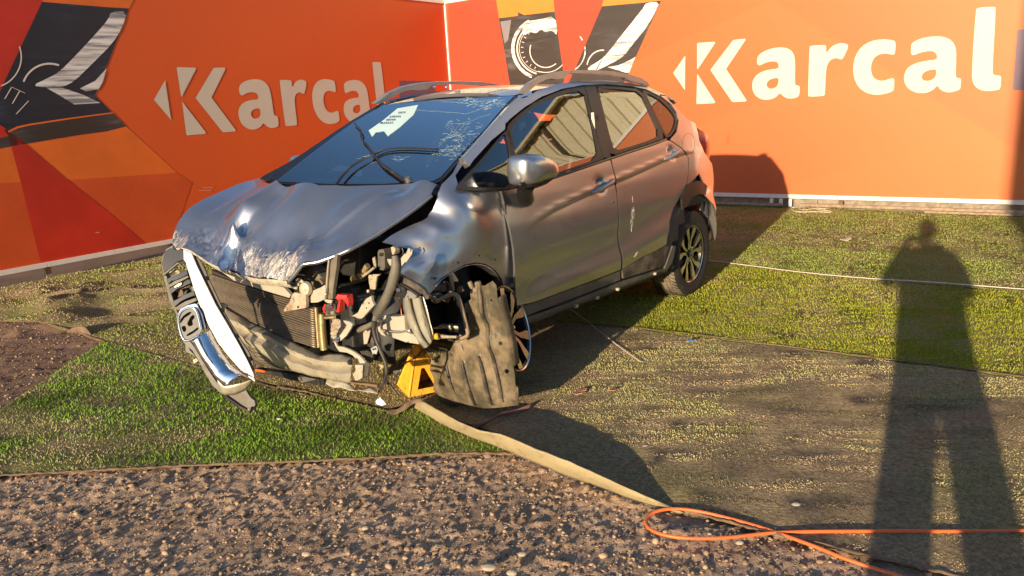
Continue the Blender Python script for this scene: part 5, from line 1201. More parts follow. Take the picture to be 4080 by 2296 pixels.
plate('lamp_housing_face', X(R2, [(400, 435), (500, 425), (620, 395), (680, 475), (590, 548), (520, 520)], 3.05), mat('brown_grey_plastic', (.13, .115, .09), .5, dirt=.3), car, .02)
post = plate('support_post', X(R2, [(745, 98), (885, 52), (868, 250), (840, 430), (822, 560), (810, 700), (690, 690), (705, 560), (722, 330)], 3.09), mat('brown_grey_bar', (.15, .13, .10), .5, dirt=.4, dirtcol=(.24, .19, .13)), car, .02)
loft('post_flange', [X(R2, [(758, 110), (738, 330), (712, 690)], 3.105), X(R2, [(785, 105), (765, 330), (742, 692)], 3.092)], M_BEIGE, post, 10, .003)
plate('post_foot', X(R2, [(688, 700), (760, 706), (808, 715), (795, 762), (745, 758), (700, 730)], 3.115), M_BEIGE, car, .01)
plate('white_paper_tag', X(R2, [(712, 620), (724, 622), (722, 634), (710, 632)], 3.112), M_PAPER, car, .001, bev=0)
rb = plate('red_bracket', X(R2, [(882, 628), (1030, 640), (1042, 760), (1035, 810), (1008, 750), (960, 705), (930, 700), (905, 890), (865, 885), (905, 712), (850, 692)], 3.12), M_RED, car, .03)
plate('red_bracket_top', X(R2, [(886, 632), (1026, 643), (1010, 700), (862, 684)], 3.126), mat('red_plastic_light', (.72, .06, .04), .4), rb, .004)
plate('red_guide', X(R2, [(668, 830), (700, 765), (712, 772), (690, 830), (700, 900), (680, 890)], 3.10), M_RED, car, .01)
plate('latch_block', X(R2, [(712, 775), (850, 770), (858, 860), (860, 940), (720, 940), (705, 900), (720, 860), (690, 830)], 3.12), M_PLASTIC, car, .03)
for a, b, m in ((800, 800, M_CHROME), (828, 892, M_RUST)): lathe('bolt', [(0, .010), (.007, .010), (.009, 0)], m, car, frame_from((1, 0, 0)), X(R2, [(a, b)], 3.125)[0], 10)
tube('pipe_stub', X(R2, [(705, 968), (770, 965), (850, 955)], 3.13), .006, M_TANK, car, 8)
# rusty folded sheet and side members
crp = lambda V: np.stack([.022*(1-np.abs(2*fbm(V[:, 1], V[:, 2], 25, 3, 30)-1))-.012, V[:, 0]*0, V[:, 0]*0], 1)
loft('crumpled_sheet', [X(R2, [(830, 985), (870, 970), (940, 985)], 3.12), X(R2, [(812, 1100), (880, 1100), (940, 1090)], 3.15), X(R2, [(800, 1190), (850, 1200), (900, 1180)], 3.14), X(R2, [(830, 1270), (860, 1280), (890, 1240)], 3.12)], M_RUST, car, 16, .003, sub=6, bump=crp, ang=20)
plate('side_bracket', X(R2, [(930, 1000), (1000, 1010), (1050, 1020), (1105, 1060), (1075, 1130), (1010, 1230), (930, 1300), (880, 1290), (870, 1200), (930, 1100)], 3.115), M_BEIGE, car, .01, holes=[X(R2, [(983, 1105), (1000, 1105), (1000, 1120), (983, 1120)], 3.115)])
lathe('bolt', [(0, .03), (.009, .03), (.011, .026), (.013, 0)], M_CHROME, car, frame_from((1, -.2, 0)), X(R2, [(890, 1268)], 3.12)[0], 12)
plate('perforated_arm', X(R2, [(1085, 945), (1180, 890), (1240, 760), (1300, 690), (1370, 650), (1385, 730), (1415, 785), (1330, 880), (1260, 960), (1190, 1010), (1120, 990)], 3.02), M_BEIGE, car, .015, holes=[X(R2, [(1325, 745), (1350, 745), (1350, 768), (1325, 768)], 3.02), X(R2, [(1290, 818), (1312, 818), (1312, 838), (1290, 838)], 3.02)])
plate('torn_bracket', X(R2, [(1000, 955), (1080, 965), (1110, 1000), (1060, 1020), (1010, 1000)], 3.05), M_RUST, car, .008)
plate('tray_sheet', X(R2, [(1100, 1320), (1190, 1175), (1270, 1150), (1360, 1120), (1345, 1230), (1308, 1345), (1180, 1365), (1068, 1375)], 3.0), M_BEIGE, car, .006)
plate('blue_tank', X(R2, [(1060, 760), (1150, 650), (1200, 650), (1240, 720), (1180, 860), (1110, 930), (1040, 940), (1020, 860)], 2.92), mat('navy_plastic', (.035, .045, .065), .4), car, .05)
plate('dark_flap', X(R5, [(640, 200), (800, 60), (870, 240), (860, 420), (800, 540), (740, 480), (660, 360), (700, 270)], 2.98), M_PLASTIC, car, .02)
plate('label_tag', X(R5, [(820, 325), (885, 285), (935, 300), (905, 408), (860, 395), (855, 415)], 3.03), mat('grey_tag', (.35, .37, .36), .6), car, .002)
for k in range(4): tube('tag_mark', X(R5, [(840+k*14, 330-k*6), (862+k*14, 350-k*4)], 3.034), .0014, M_INK, car, 4, sm=0)
# engine bay clutter (brass unions, boxes)
plate('fuse_box', X(R3, [(195, 200), (215, 165), (275, 155), (295, 210), (300, 430), (280, 465), (225, 455), (200, 400)], 2.86), M_GREYP, car, .05)
plate('fuse_box_cap', X(R3, [(218, 215), (275, 210), (272, 260), (222, 262)], 2.865), M_BLACK, car, .01)
plate('heat_shield', X(R3, [(60, 530), (140, 520), (235, 520), (180, 560), (160, 740), (90, 740), (70, 640)], 2.88), M_RUST, car, .01)
plate('strut_bracket', X(R3, [(118, 290), (150, 265), (170, 400), (160, 440), (140, 400)], 2.86), M_BARE, car, .01)
plate('small_panel', X(R3, [(330, 300), (410, 300), (412, 380), (375, 400), (345, 345)], 2.87), M_BARE, car, .01)
for pts, r, m in (([(1110, 405), (1150, 395), (1185, 370)], .017, M_TANK), ([(1260, 300), (1300, 240), (1325, 215)], .014, M_TANK), ([(1200, 355), (1260, 345)], .012, M_TANK), ([(1210, 400), (1320, 320), (1420, 240)], .006, M_BARE), ([(1330, 560), (1335, 600)], .008, M_RUST)):
    tube('union' if m is M_TANK else 'brake_line', X(R2, pts, 2.9), r, m, car, 10)
tube('brake_line', X(R3, [(510, 850), (530, 960), (545, 1110)], 2.93), .0025, mat('copper_line', (.4, .12, .06), .4, .6), car, 6)
for pts in ([(430, 110), (470, 160), (440, 230)], [(520, 130), (515, 200)], [(550, 140), (570, 190), (560, 230)], [(600, 350), (540, 420), (520, 520)]): tube('wire', X(R3, pts, 2.93), .003, M_CABLE, car, 5)
plate('connector', X(R3, [(385, 130), (440, 110), (470, 160), (460, 225), (410, 240), (395, 190)], 2.92), M_BARE, car, .02)
# wiring loom
loom = tube('wiring_loom', X(V2, [(495, 215), (505, 300), (490, 370), (470, 440), (440, 510), (400, 580), (365, 640), (345, 690)], 3.06), [.012, .020, .023, .021, .019, .017, .014, .010], M_HOSE, car, 12)
ringpts = resample(X(V2, [(475, 430), (440, 510), (400, 580), (360, 650)], 3.06), 18); tb = []
for a, b in zip(ringpts[:-1], ringpts[1:]): 
    R = frame_from(b-a); tb.append(lathe('r', [(.018, -.002), (.0215, 0), (.018, .002)], M_HOSE, None, R, a, 14))
joinobj('corrugation', tb, loom)['kind'] = 'stuff'
tube('hose', X(V2, [(235, 752), (290, 730), (340, 705), (385, 680)], 3.05), [.014, .013, .011, .009], M_HOSE, car, 10)
tube('cable', X(V2, [(345, 690), (340, 750), (360, 830), (395, 910), (425, 980), (440, 1050), (425, 1110), (400, 1160), (370, 1210), (355, 1260)], 3.07), [.010, .010, .008, .008, .008, .007, .004, .003], M_CABLE, car, 8)
tube('cable', X(V2, [(355, 690), (365, 760), (385, 850), (400, 930)], 3.06), .006, M_CABLE, car, 8)
tube('cable', X(V2, [(425, 1110), (415, 1150), (400, 1190), (375, 1200)], 3.07), .0025, M_CABLE, car, 5)
tube('cable', X(V2, [(430, 1120), (470, 1165), (510, 1215)], 3.03), .006, M_CABLE, car, 6)
plate('leaf_scrap', X(V2, [(355, 1270), (380, 1235), (410, 1265), (430, 1290), (400, 1300), (365, 1290)], 3.05), M_PAPER, car, .002)
# headlamp support / crush box on the seen side
plate('crush_box', X(R3, [(300, 1110), (400, 1130), (500, 1130), (580, 1115), (588, 1240), (592, 1310), (640, 1320), (700, 1390), (760, 1450), (790, 1530), (600, 1500), (430, 1440), (280, 1380), (250, 1320), (270, 1200)], 2.97), M_BEIGE, car, .05, holes=[X(R3, [(625, 1490), (648, 1490), (648, 1506), (625, 1506)], 2.97)])
loft('crush_box_fold', [X(R3, [(250, 1320), (400, 1340), (520, 1345), (600, 1325), (650, 1320)], 2.985), X(R3, [(260, 1345), (400, 1365), (520, 1368), (610, 1350), (690, 1380)], 2.975)], M_SATIN, car, 16, .004)
plate('flange', X(V2, [(362, 700), (390, 680), (385, 745), (430, 800), (400, 790), (375, 760)], 2.99), M_BEIGE, car, .01)
cc = [[(548, 525), (556, 600), (578, 680), (610, 760), (650, 820), (705, 885)], [(588, 525), (600, 600), (622, 680), (650, 760), (690, 825), (730, 878)], [(608, 520), (625, 600), (650, 680), (680, 760), (705, 810), (745, 860)], [(668, 505), (680, 580), (695, 650), (715, 720), (740, 790), (762, 840)], [(690, 508), (705, 580), (722, 640), (745, 710), (757, 760), (768, 800)], [(700, 512), (722, 580), (738, 640), (750, 700), (765, 750), (772, 790)]]
loft('curved_channel', [X(V2, r, x) for r, x in zip(cc, (2.95, 2.99, 2.95, 3.0, 2.96, 2.99))], mat('bright_primer', (.62, .60, .52), .3, .55, var=.1, dirt=.15), car, 30, .003, sub=2, ang=30)
plate('black_bumper_mount', X(R3, [(438, 545), (470, 532), (520, 535), (640, 600), (760, 660), (860, 735), (935, 840), (930, 880), (885, 880), (840, 800), (760, 830), (690, 780), (600, 720), (500, 650), (455, 600)], 3.02), M_PLASTIC, car, .02)
tube('mount_edge', X(R3, [(450, 590), (520, 655), (640, 720), (740, 790), (790, 830)], 3.03), .006, M_BLACK, car, 6)
plate('sensor_block', X(R3, [(395, 760), (440, 690), (500, 675), (590, 715), (600, 790), (560, 870), (470, 855), (410, 850)], 3.04), M_BLACK, car, .03)
lathe('bolt', [(0, .008), (.009, .008), (.011, 0)], M_CHROME, car, frame_from((1, 0, 0)), X(R3, [(503, 745)], 3.045)[0], 12)
plate('silver_bracket', X(R3, [(590, 745), (680, 765), (755, 830), (740, 872), (620, 872), (560, 875), (590, 800)], 3.03), M_SATIN, car, .01, holes=[X(R3, [(620, 835), (640, 830), (645, 858), (625, 860)], 3.03)])
plate('inner_wing_panel', X(R3, [(530, 290), (600, 200), (640, 140), (700, 170), (690, 230), (620, 330), (560, 400), (540, 420)], 2.85), M_BEIGE, car, .006)
# underside scraps
tr = lambda V: np.stack([.02*(fbm(V[:, 1], V[:, 2], 15, 3, 25)-.5), V[:, 0]*0, .012*(fbm(V[:, 1], V[:, 2], 19, 3, 30)-.5)], 1)
loft('torn_undertray', [X(R5, [(190, 760), (300, 780), (420, 790), (540, 850), (600, 900)], 3.10), X(R5, [(170, 850), (300, 890), (420, 900), (520, 920), (590, 930)], 3.12)], M_BARE, car, 30, .003, sub=4, bump=tr, ang=20)
loft('torn_undertray', [X(R5, [(610, 895), (700, 910), (800, 890), (900, 930)], 3.08), X(R5, [(620, 915), (740, 950), (840, 965), (930, 970)], 3.10)], M_BARE, car, 24, .003, sub=3, bump=tr, ang=20)
plate('undertray_bar', X(R5, [(490, 800), (640, 820), (780, 830), (920, 850), (905, 885), (760, 860), (600, 835), (490, 815)], 3.09), M_HEM, car, .02)
plate('lower_valance', X(V1, [(745, 1035), (900, 1055), (1060, 1075), (1250, 1110), (1250, 1150), (1100, 1135), (900, 1085), (750, 1055)], 3.05), M_DARK2, car, .04)
plate('mount_tab', X(V1, [(1060, 1095), (1110, 1090), (1200, 1110), (1090, 1135)], 3.09), M_GREYP, car, .01); lathe('bolt', [(0, .006), (.006, .006), (.008, 0)], M_TANK, car, frame_from((1, 0, 0)), X(V1, [(1082, 1108)], 3.095)[0], 10)
plate('orange_reflector', X(V1, [(750, 1035), (790, 1040), (830, 1052), (820, 1060), (752, 1052)], 3.06), mat('orange_lens', (.7, .12, .02), .3), car, .01)
tube('tow_pin', X(V1, [(1215, 1105), (1220, 1160)], 3.12), .006, M_DARK2, car, 8)
for k, (a, b, x) in enumerate([((920, 545), (1010, 590), 2.95), ((1150, 620), (1240, 650), 2.9)]):
    plate('metal_shard', X(R5, [a, (a[0]+60, a[1]+15), (b[0], b[1]), (a[0]+40, b[1]+40), (a[0]-10, b[1]+20)], x), M_RUST if k == 0 else M_GREYP, car, .004)
# ---------------- wheel-arch bits on the seen side
sp = X(R4, [(100, 362), (170, 325), (240, 292), (285, 300), (310, 335), (345, 450), (375, 570), (405, 690), (345, 715), (285, 745)], 2.72)
tube('bent_hoop', sp, .010, mat('dusty_brown_bar', (.26, .19, .12), .6, dirt=.5, dirtcol=(.3, .23, .15)), car, 8, squash=None)
tube('tie_rod', X(R4, [(60, 702), (120, 702), (200, 706), (292, 708)], 2.60), [.014, .014, .007, .007], M_BARE, car, 10)
tube('tie_rod_boot', X(R4, [(60, 702), (122, 702)], 2.601), .016, M_YEL, car, 12, sm=0)
tube('strut', [(2.47, .60, .95), (2.45, .63, .60), (2.44, .68, .35)], [.06, .055, .035], M_DARK2, car, 14, sm=0)
cs = []
for k in range(90): a = k*.42; cs.append((2.46+.062*math.cos(a), .615+.062*math.sin(a), .88-k*.0034))
tube('coil_spring', cs, .007, M_DARK, car, 6, sm=0)
obox('steering_knuckle', (2.42, .74, .32), .14, .08, .18, M_DARK2, car, None, .03)
tube('control_arm', [(2.45, .40, .22), (2.42, .60, .20), (2.40, .76, .20)], .028, M_DARK2, car, 8)
tube('drive_shaft', [(2.55, .30, .30), (2.48, .55, .30), (2.40, .76, .32)], .016, M_BARE, car, 8)
for pts, x in (([(160, 165), (190, 175), (245, 250), (230, 300), (200, 385), (140, 350), (200, 290), (165, 215)], 2.62), ([(295, 225), (330, 215), (355, 270), (320, 290), (290, 265)], 2.6)):
    plate('inner_arch_bracket', X(R4, pts, x), M_HEM, car, .01)
tube('strut_mount', X(R3, [(1090, 660), (1100, 760)], 2.66), .030, M_PLASTIC, car, 14, sm=0); lathe('bush', [(.010, .02), (.022, .02), (.030, .01), (.030, -.01)], M_BLACK, car, frame_from((1, .3, 0)), X(R3, [(1050, 845)], 2.70)[0], 20)
lathe('bolt', [(0, .02), (.010, .02), (.012, 0)], M_CHROME, car, frame_from((1, .3, 0)), X(R3, [(1050, 848)], 2.705)[0], 12)
# dangling inner wheel liner
li = [(555, 218), (580, 200), (632, 170), (672, 212), (680, 330), (712, 440), (745, 560), (775, 690), (800, 800), (825, 960), (845, 1060), (855, 1180), (880, 1195), (882, 1365), (700, 1388), (500, 1396), (330, 1370), (240, 1385), (148, 1362), (100, 1260), (60, 1215), (72, 1120), (28, 1020), (45, 925), (140, 872), (225, 840), (260, 770), (345, 730), (425, 700), (402, 600), (395, 490), (366, 460), (364, 385), (425, 345), (418, 285), (445, 238), (500, 215)]
_A = to_l(ground(*R4(400, 1398), .012)); _B = pl(*R4(800, 800), 1, 1.055); _C = pl(*R4(590, 220), 1, .985)
NLN = np.cross(_B-_A, _C-_A); NLN /= np.linalg.norm(NLN); NLN = NLN if NLN@(OL-_A) > 0 else -NLN; L0 = _A; print('liner normal', NLN)
def LPT(a, b, o=0.): o = o+.025*math.sin(a/260)-.02*sstep(300, 60, a)*1.; return onpl(*R4(a, b), L0+NLN*o, NLN)
ol = [LPT(a, b) for a, b in li]; print('liner bottom', LPT(500, 1395), to_w(LPT(500, 1395)), to_w(LPT(880, 1365)), 'right edge', LPT(800, 800), 'rim', pl(1700+812/2.416, 1050+625/2.416, 1, .935))
inn = [LPT(a, b, d*.6) for a, b, d in [(460, 400, .02), (470, 600, .0), (560, 500, .015), (640, 600, -.02), (600, 800, .015), (700, 900, -.01), (400, 850, .02), (250, 1000, .03), (350, 1150, .035), (200, 1150, .03), (500, 1100, .03), (600, 1250, .02), (750, 1200, -.01), (420, 1300, .015), (700, 1050, -.01)]]
hl = [[LPT(a+r*math.cos(t), b+r*math.sin(t)*1.05, .0) for t in np.linspace(0, 5.6, 9)] for a, b, r in ((235, 882, 17), (770, 1040, 22), (620, 355, 10), (412, 398, 9))]
def lbump(y, z):
    v = .006*(fbm(y, z, 51, 4, 10)-.5)+.003*(fbm(y, z, 52, 3, 45)-.5)
    for a0, b0, a1, b1, w, h in LRIB:
        d = np.array([a1-a0, b1-b0]); L = np.hypot(*d)+1e-9; d /= L; t = (y-a0)*d[0]+(z-b0)*d[1]; nn = (y-a0)*-d[1]+(z-b0)*d[0]
        v = v+h*np.exp(-(nn/w)**2)*sstep(-.01, .01, t)*sstep(L+.01, L-.01, t)
    return v
LRIB = []
for a0, b0, a1, b1, w, h in ((220, 975, 290, 1235, .008, .012), (375, 930, 480, 1360, .009, .014), (525, 885, 645, 1355, .009, .014), (515, 240, 600, 690, .013, .018), (600, 690, 735, 1330, .011, .016), (545, 230, 600, 500, .010, -.012), (465, 250, 460, 340, .012, .014), (655, 420, 700, 700, .014, -.006), (700, 700, 720, 840, .02, -.004), (480, 450, 490, 520, .008, .010), (460, 450, 465, 520, .006, -.008)):
    p = LPT(a0, b0); q = LPT(a1, b1); LRIB.append((p[1], p[2], q[1], q[2], w*.9, h*.8))
for a0, b0, w, h in ((525, 772, .012, .008), (625, 557, .012, .007), (435, 598, .010, .006), (412, 398, .022, .014), (235, 882, .018, .008), (770, 1040, .022, .008), (712, 768, .02, .006), (225, 1335, .014, .007), (815, 1245, .018, .007)):
    p = LPT(a0, b0); LRIB.append((p[1]-.001, p[2], p[1]+.001, p[2], w, h*1.0))
_LC = np.vstack([np.array(ol)]+[np.array(h_) for h_ in hl]+[np.array(inn)]); _lr = rbf(_LC[:, [1, 2]], _LC[:, 0], 2e-4)
def LSURF(y, z): return _lr(np.array([[y, z]]))[0]+lbump(np.array([y]), np.array([z]))[0]
lo_ = patch('wheel_arch_liner', ol, M_LINER, car, 'yz', .0095, hl, inn, bump=lbump, thick=.004, ang=60, reg=2e-4)
for (a0, b0, a1, b1, r) in ((220, 975, 290, 1235, .0075), (375, 930, 482, 1360, .009), (525, 885, 645, 1355, .009), (600, 690, 742, 1330, .008), (520, 240, 600, 690, .010)):
    rp = []
    for t in np.linspace(0, 1, 14):
        a_, b_ = a0+(a1-a0)*t, b0+(b1-b0)*t; q = LPT(a_, b_); q = np.array([float(_lr(np.array([[q[1], q[2]]]))[0])+.009, q[1], q[2]]); rp.append(q)
    tube('liner_rib', rp, [r*.6]+[r]*5+[r*.7], M_PLASTIC, lo_, 8, sm=0)
d_ = LPT(712, 768); lathe('liner_dark_disc', [(.009, .002), (.0, .003)], M_DARK2, lo_, frame_from((1, 0, 0)), (float(LSURF(d_[1], d_[2]))+.004, d_[1], d_[2]), 12)  # dark disc laid on the liner, painting the shade of a hole
for pts in ([(412, 175), (425, 205), (438, 240)], [(482, 178), (488, 205), (490, 235)], [(500, 175), (508, 210), (512, 235)]): tube('liner_prong', [LPT(a, b) for a, b in pts], [.010, .012, .012], M_LINER, lo_, 8)
loft('liner_side_lip', [[LPT(a, b) for a, b in [(690, 330), (745, 560), (800, 800), (830, 1000)]], [LPT(a+6, b)-NLN*.05 for a, b in [(690, 330), (745, 560), (800, 800), (830, 1000)]]], M_LINER, lo_, 20, .003)
# ---------------- torn grille hanging in front
def gplate(*a, **k): return plate(*a, direc=tuple(-NG), dom='yz', **k)
gr = bpy.data.objects.new('grille', None); COL.objects.link(gr); gr.parent = car
NG = np.array([.74, .62, .26]); NG /= np.linalg.norm(NG); G0 = pl(*V1(420, 760), 0, 3.43)
def G(pts, x=3.33, V=V1): return [onpl(*V(*p[:2]), G0+NG*(x-3.33), NG) for p in pts]
gplate('grille_frame', G([(160, 140), (110, 170), (85, 215), (76, 270), (88, 340), (110, 440), (130, 525), (165, 600), (185, 645), (200, 760), (230, 830), (260, 870), (300, 900), (350, 985), (400, 1080), (450, 1160), (530, 1226), (500, 1160), (440, 1075), (370, 965), (320, 880), (290, 838), (245, 822), (215, 760), (205, 650), (185, 600), (152, 500), (125, 400), (108, 330), (95, 270), (100, 215), (130, 180), (165, 160)], 3.315), M_GREYP, gr, .02)
gplate('upper_shell', G([(100, 185), (135, 165), (165, 155), (175, 170), (195, 178), (215, 160), (235, 180), (240, 245), (190, 262), (150, 300), (95, 340), (82, 275)], 3.32), M_GLOSSBLACK, gr, .02)
gplate('slat', G([(85, 350), (150, 300), (195, 262), (240, 300), (235, 312), (198, 275), (155, 310), (95, 362)], 3.33), M_GREYP, gr, .015)
for pts, m, x in (([(112, 385), (140, 372), (190, 350), (262, 318), (270, 352), (215, 378), (185, 392), (150, 400), (128, 422)], M_GLOSSBLACK, 3.335), ([(120, 428), (170, 400), (215, 380), (270, 358), (276, 372), (205, 410), (150, 440), (130, 448)], M_GREYP, 3.325),
                  ([(132, 455), (190, 425), (215, 415), (285, 386), (292, 412), (225, 445), (195, 455), (150, 492)], M_GLOSSBLACK, 3.335), ([(160, 545), (200, 525), (235, 500), (312, 470), (322, 500), (250, 530), (215, 550), (172, 588)], M_GLOSSBLACK, 3.335),
                  ([(176, 592), (215, 565), (250, 545), (328, 518), (335, 540), (255, 575), (195, 612)], M_GREYP, 3.325)):
    gplate('slat', G(pts, x), m, gr, .03)
gplate('broken_clip', G([(165, 440), (200, 418), (225, 408), (222, 425), (200, 440), (175, 448)], 3.345), M_TANK, gr, .01)
gplate('broken_clip', G([(195, 520), (215, 455), (230, 465), (240, 500), (215, 512)], 3.32), M_HEM, gr, .01)
tube('foglamp_bezel', G([(130, 365), (150, 335), (190, 325), (215, 340), (190, 360), (150, 378)], 3.29), .008, M_BARE, gr, 6, True)
gplate('grille_backing', G([(150, 490), (200, 460), (300, 440), (330, 520), (340, 560), (200, 610), (170, 560)], 3.28), M_DARK2, gr, .01)
gplate('inner_duct', G([(240, 250), (300, 300), (420, 560), (600, 860), (520, 900), (400, 700), (330, 560), (270, 380)], 3.29), M_BLACK, gr, .02)
gplate('cover_strip', G([(236, 172), (295, 196), (335, 290), (400, 425), (470, 570), (560, 722), (650, 880), (700, 975), (742, 1065), (755, 1131), (715, 1100), (640, 1030), (560, 940), (490, 850), (420, 725), (355, 575), (320, 480), (285, 370), (252, 262), (238, 245)], 3.345), M_WHITEP, gr, .012)
cs_ = gplate('strip_flange', G([(303, 208), (335, 222), (368, 265), (400, 330), (425, 395), (480, 510), (540, 640), (600, 740), (660, 835), (710, 910), (742, 985), (748, 1060), (735, 1040), (700, 968), (650, 872), (562, 715), (472, 562), (402, 418), (337, 283)], 3.33), M_PLASTIC, gr, .012)
for a, b in ((405, 380), (516, 610), (620, 797), (716, 962)): lathe('clip_hole', [(0, .004), (.006, .004), (.009, .006), (.011, 0)], M_BLACK, cs_, frame_from((1, 0, 0)), G([(a, b)], 3.332)[0], 12)
random.seed(5); tb = []
for k in range(34):
    t = random.random(); x0 = 440+t*280+random.gauss(0, 12); y0 = 620+t*440+random.uniform(-10, 40); L = random.uniform(20, 70)
    tb.append(tube('s', G([(x0, y0), (x0-L*.22, y0+L)], 3.3452), .0006, M_BLACK, None, 3, sm=0))
j = joinobj('scuff_marks', tb, gr); j['kind'] = 'stuff'
rA = G([(362, 788), (432, 755), (432, 755)], 3.355)
def rs2(pts, n=44): return resample([(a, b, 0) for a, b in pts], n)
pr = rs2([(362, 788), (385, 850), (425, 930), (470, 990), (515, 1040), (580, 1065), (650, 1070)]); pL = rs2([(298, 838), (320, 880), (365, 960), (410, 1020), (445, 1070), (480, 1110), (530, 1160)]); pR = rs2([(430, 755), (465, 830), (520, 925), (575, 1000), (620, 1040), (670, 1075), (722, 1112)])
rid = G([(q[0], q[1]) for q in pr], 3.372)
nL = np.array([1.02, 1.45, .80]); nL /= np.linalg.norm(nL); nRt = np.array([.70, 1.2, 1.25]); nRt /= np.linalg.norm(nRt)
ch = [[onpl(*V1(q[0], q[1]), r, nL) for q, r in zip(pL, rid)], rid, [onpl(*V1(q[0], q[1]), r, nRt) for q, r in zip(pR, rid)]]
loft('chrome_bar', ch, M_CHROME, gr, 50, .004, sub=1, ang=20, off=-1)
loft('chrome_bar_end', [G([(480, 1110), (530, 1160), (590, 1150), (660, 1135), (722, 1115)], 3.352), G([(500, 1180), (535, 1223), (610, 1218), (690, 1180), (735, 1130)], 3.32)], M_BARE, gr, 20, .004, sub=3, bump=lambda V: np.stack([.008*(fbm(V[:, 1], V[:, 2], 6, 3, 40)-.5), V[:, 0]*0, V[:, 0]*0], 1))
gplate('lower_corner', G([(530, 1226), (610, 1220), (690, 1185), (705, 1215), (725, 1242), (752, 1262), (758, 1292), (742, 1318), (752, 1345), (738, 1348), (700, 1338), (650, 1318), (590, 1268)], 3.31), M_GREYP, gr, .03)
tube('lower_corner_rib', G([(535, 1230), (600, 1275), (660, 1318), (720, 1342)], 3.32), .006, M_BLACK, gr, 6); lathe('bolt', [(0, .006), (.006, .006), (.008, 0)], M_TANK, gr, frame_from((1, 0, 0)), G([(715, 1322)], 3.325)[0], 10)
gplate('side_flap', G([(248, 840), (262, 850), (285, 900), (320, 935), (318, 942), (255, 912), (250, 880)], 3.28), M_GREYP, gr, .02)
gplate('broken_tab', G([(305, 968), (330, 955), (345, 975), (330, 985), (312, 998)], 3.3), M_RUST, gr, .01)
# emblem: chromed surround, grey plate, black patches painting the dark openings round its H
er = G([(205, 655), (218, 628), (240, 606), (275, 593), (305, 592), (325, 605), (340, 640), (352, 690), (364, 740), (362, 775), (335, 800), (300, 818), (262, 832), (238, 822), (222, 790), (208, 740), (200, 690)], 3.372)
emb = gplate('emblem', er, M_GREYP, gr, .02, bev=.003)
tube('emblem_rim', chaikin(er, 1), .0052, M_CHROME, emb, 8, True, sm=1)
gplate('emblem_bezel', G([(196, 640), (215, 600), (260, 575), (320, 560), (335, 566), (375, 640), (400, 735), (398, 745), (370, 748), (366, 745), (340, 640), (325, 600), (300, 588), (260, 598), (225, 622), (205, 655)], 3.35), M_CHROME, emb, .02)
EH = [[(282, 250), (285, 215), (320, 170), (360, 140), (400, 122), (408, 132), (385, 160), (330, 195), (300, 235), (288, 255)], [(365, 258), (385, 215), (405, 178), (430, 160), (446, 178), (440, 200), (418, 225), (425, 275), (412, 285), (388, 292), (372, 280)], [(300, 312), (305, 290), (335, 288), (348, 315), (345, 345), (328, 358), (315, 345)], [(352, 395), (385, 368), (430, 345), (480, 305), (492, 308), (485, 330), (440, 365), (395, 392), (365, 405)]]
for p in EH: gplate('emblem_black_patch', G(p, 3.3745, R6), M_HOLE_SHADE, emb, .0015, bev=0)
# ---------------- wipers
def wsp(V, pts, off): return on_ws(V, pts, off)
w1 = wsp(V3, [(752, 942), (800, 870), (870, 800), (940, 755), (1000, 725), (1040, 712)], .035)
tube('wiper_arm', w1, [.007, .006, .005, .005], M_BLACK, car, 6)
w2 = wsp(V3, [(1015, 722), (1060, 695), (1110, 672), (1180, 660), (1260, 655), (1400, 660), (1525, 668)], .030)
bl = tube('wiper_blade', w2, .005, M_BLACK, car, 6); tube('blade_rubber', [p-np.array([.014, 0, 0]) for p in w2], .004, M_DARK2, bl, 4)
w3 = wsp(V3, [(1300, 915), (1240, 880), (1170, 830), (1110, 790), (1070, 745), (1030, 690), (990, 630), (955, 595)], .040)
tube('wiper_arm', w3, [.012, .009, .008, .007, .006, .005], M_BLACK, car, 6)
w4 = wsp(V3, [(955, 598), (940, 560), (948, 530), (920, 495), (885, 458)], .035); tube('wiper_blade', w4, [.006, .005, .005, .004], M_BLACK, car, 6)
lathe('wiper_pivot', [(0, .02), (.014, .02), (.020, 0)], M_GREYP, car, frame_from((.5, 0, 1)), wsp(V3, [(1310, 912)], .03)[0], 14)
# cracks in the glass
random.seed(21); CR = []
def crk(a, b, r=.0011, jit=7, seg=7):
    pts = [(a[0]+(b[0]-a[0])*t+(random.gauss(0, jit) if 0 < t < 1 else 0), a[1]+(b[1]-a[1])*t+(random.gauss(0, jit*.7) if 0 < t < 1 else 0)) for t in np.linspace(0, 1, seg)]
    CR.append(tube('c', on_ws(V3, pts, .0015), r*.42, M_CRACK, None, 3, sm=0))
ctrc = (1690, 560)
for k in range(16):
    a = k/16*6.28+random.uniform(-.2, .2); L = random.uniform(50, 170); crk(ctrc, (ctrc[0]+L*1.1*math.cos(a), ctrc[1]+L*.8*math.sin(a)), .0012)
for k in range(70): x = random.uniform(1580, 1860); y = random.uniform(440, 700); crk((x, y), (x+random.uniform(-50, 50), y+random.uniform(-40, 40)), .0009, 5, 4)
for k in range(60): x = random.uniform(1750, 2060); y = 262+random.uniform(0, 90)*(1-abs(x-1950)/500); crk((x, y), (x+random.uniform(-90, 60), y+random.uniform(-5, 30)), .0010, 5, 5)
for a, b in (((1370, 365), (1560, 378)), ((1560, 378), (1760, 392)), ((1760, 392), (2020, 300)), ((1540, 650), (1700, 480)), ((1700, 480), (1950, 390)), ((1530, 660), (1730, 720)), ((1560, 300), (1760, 310)), ((1500, 700), (1660, 720)), ((910, 740), (1010, 712)), ((1600, 470), (1780, 470))): crk(a, b, .0012, 4, 9)
for k in range(60): x = random.gauss(1640, 70); y = random.gauss(690, 30); crk((x, y), (x+random.gauss(0, 14), y+random.gauss(0, 8)), .0012, 2, 3)
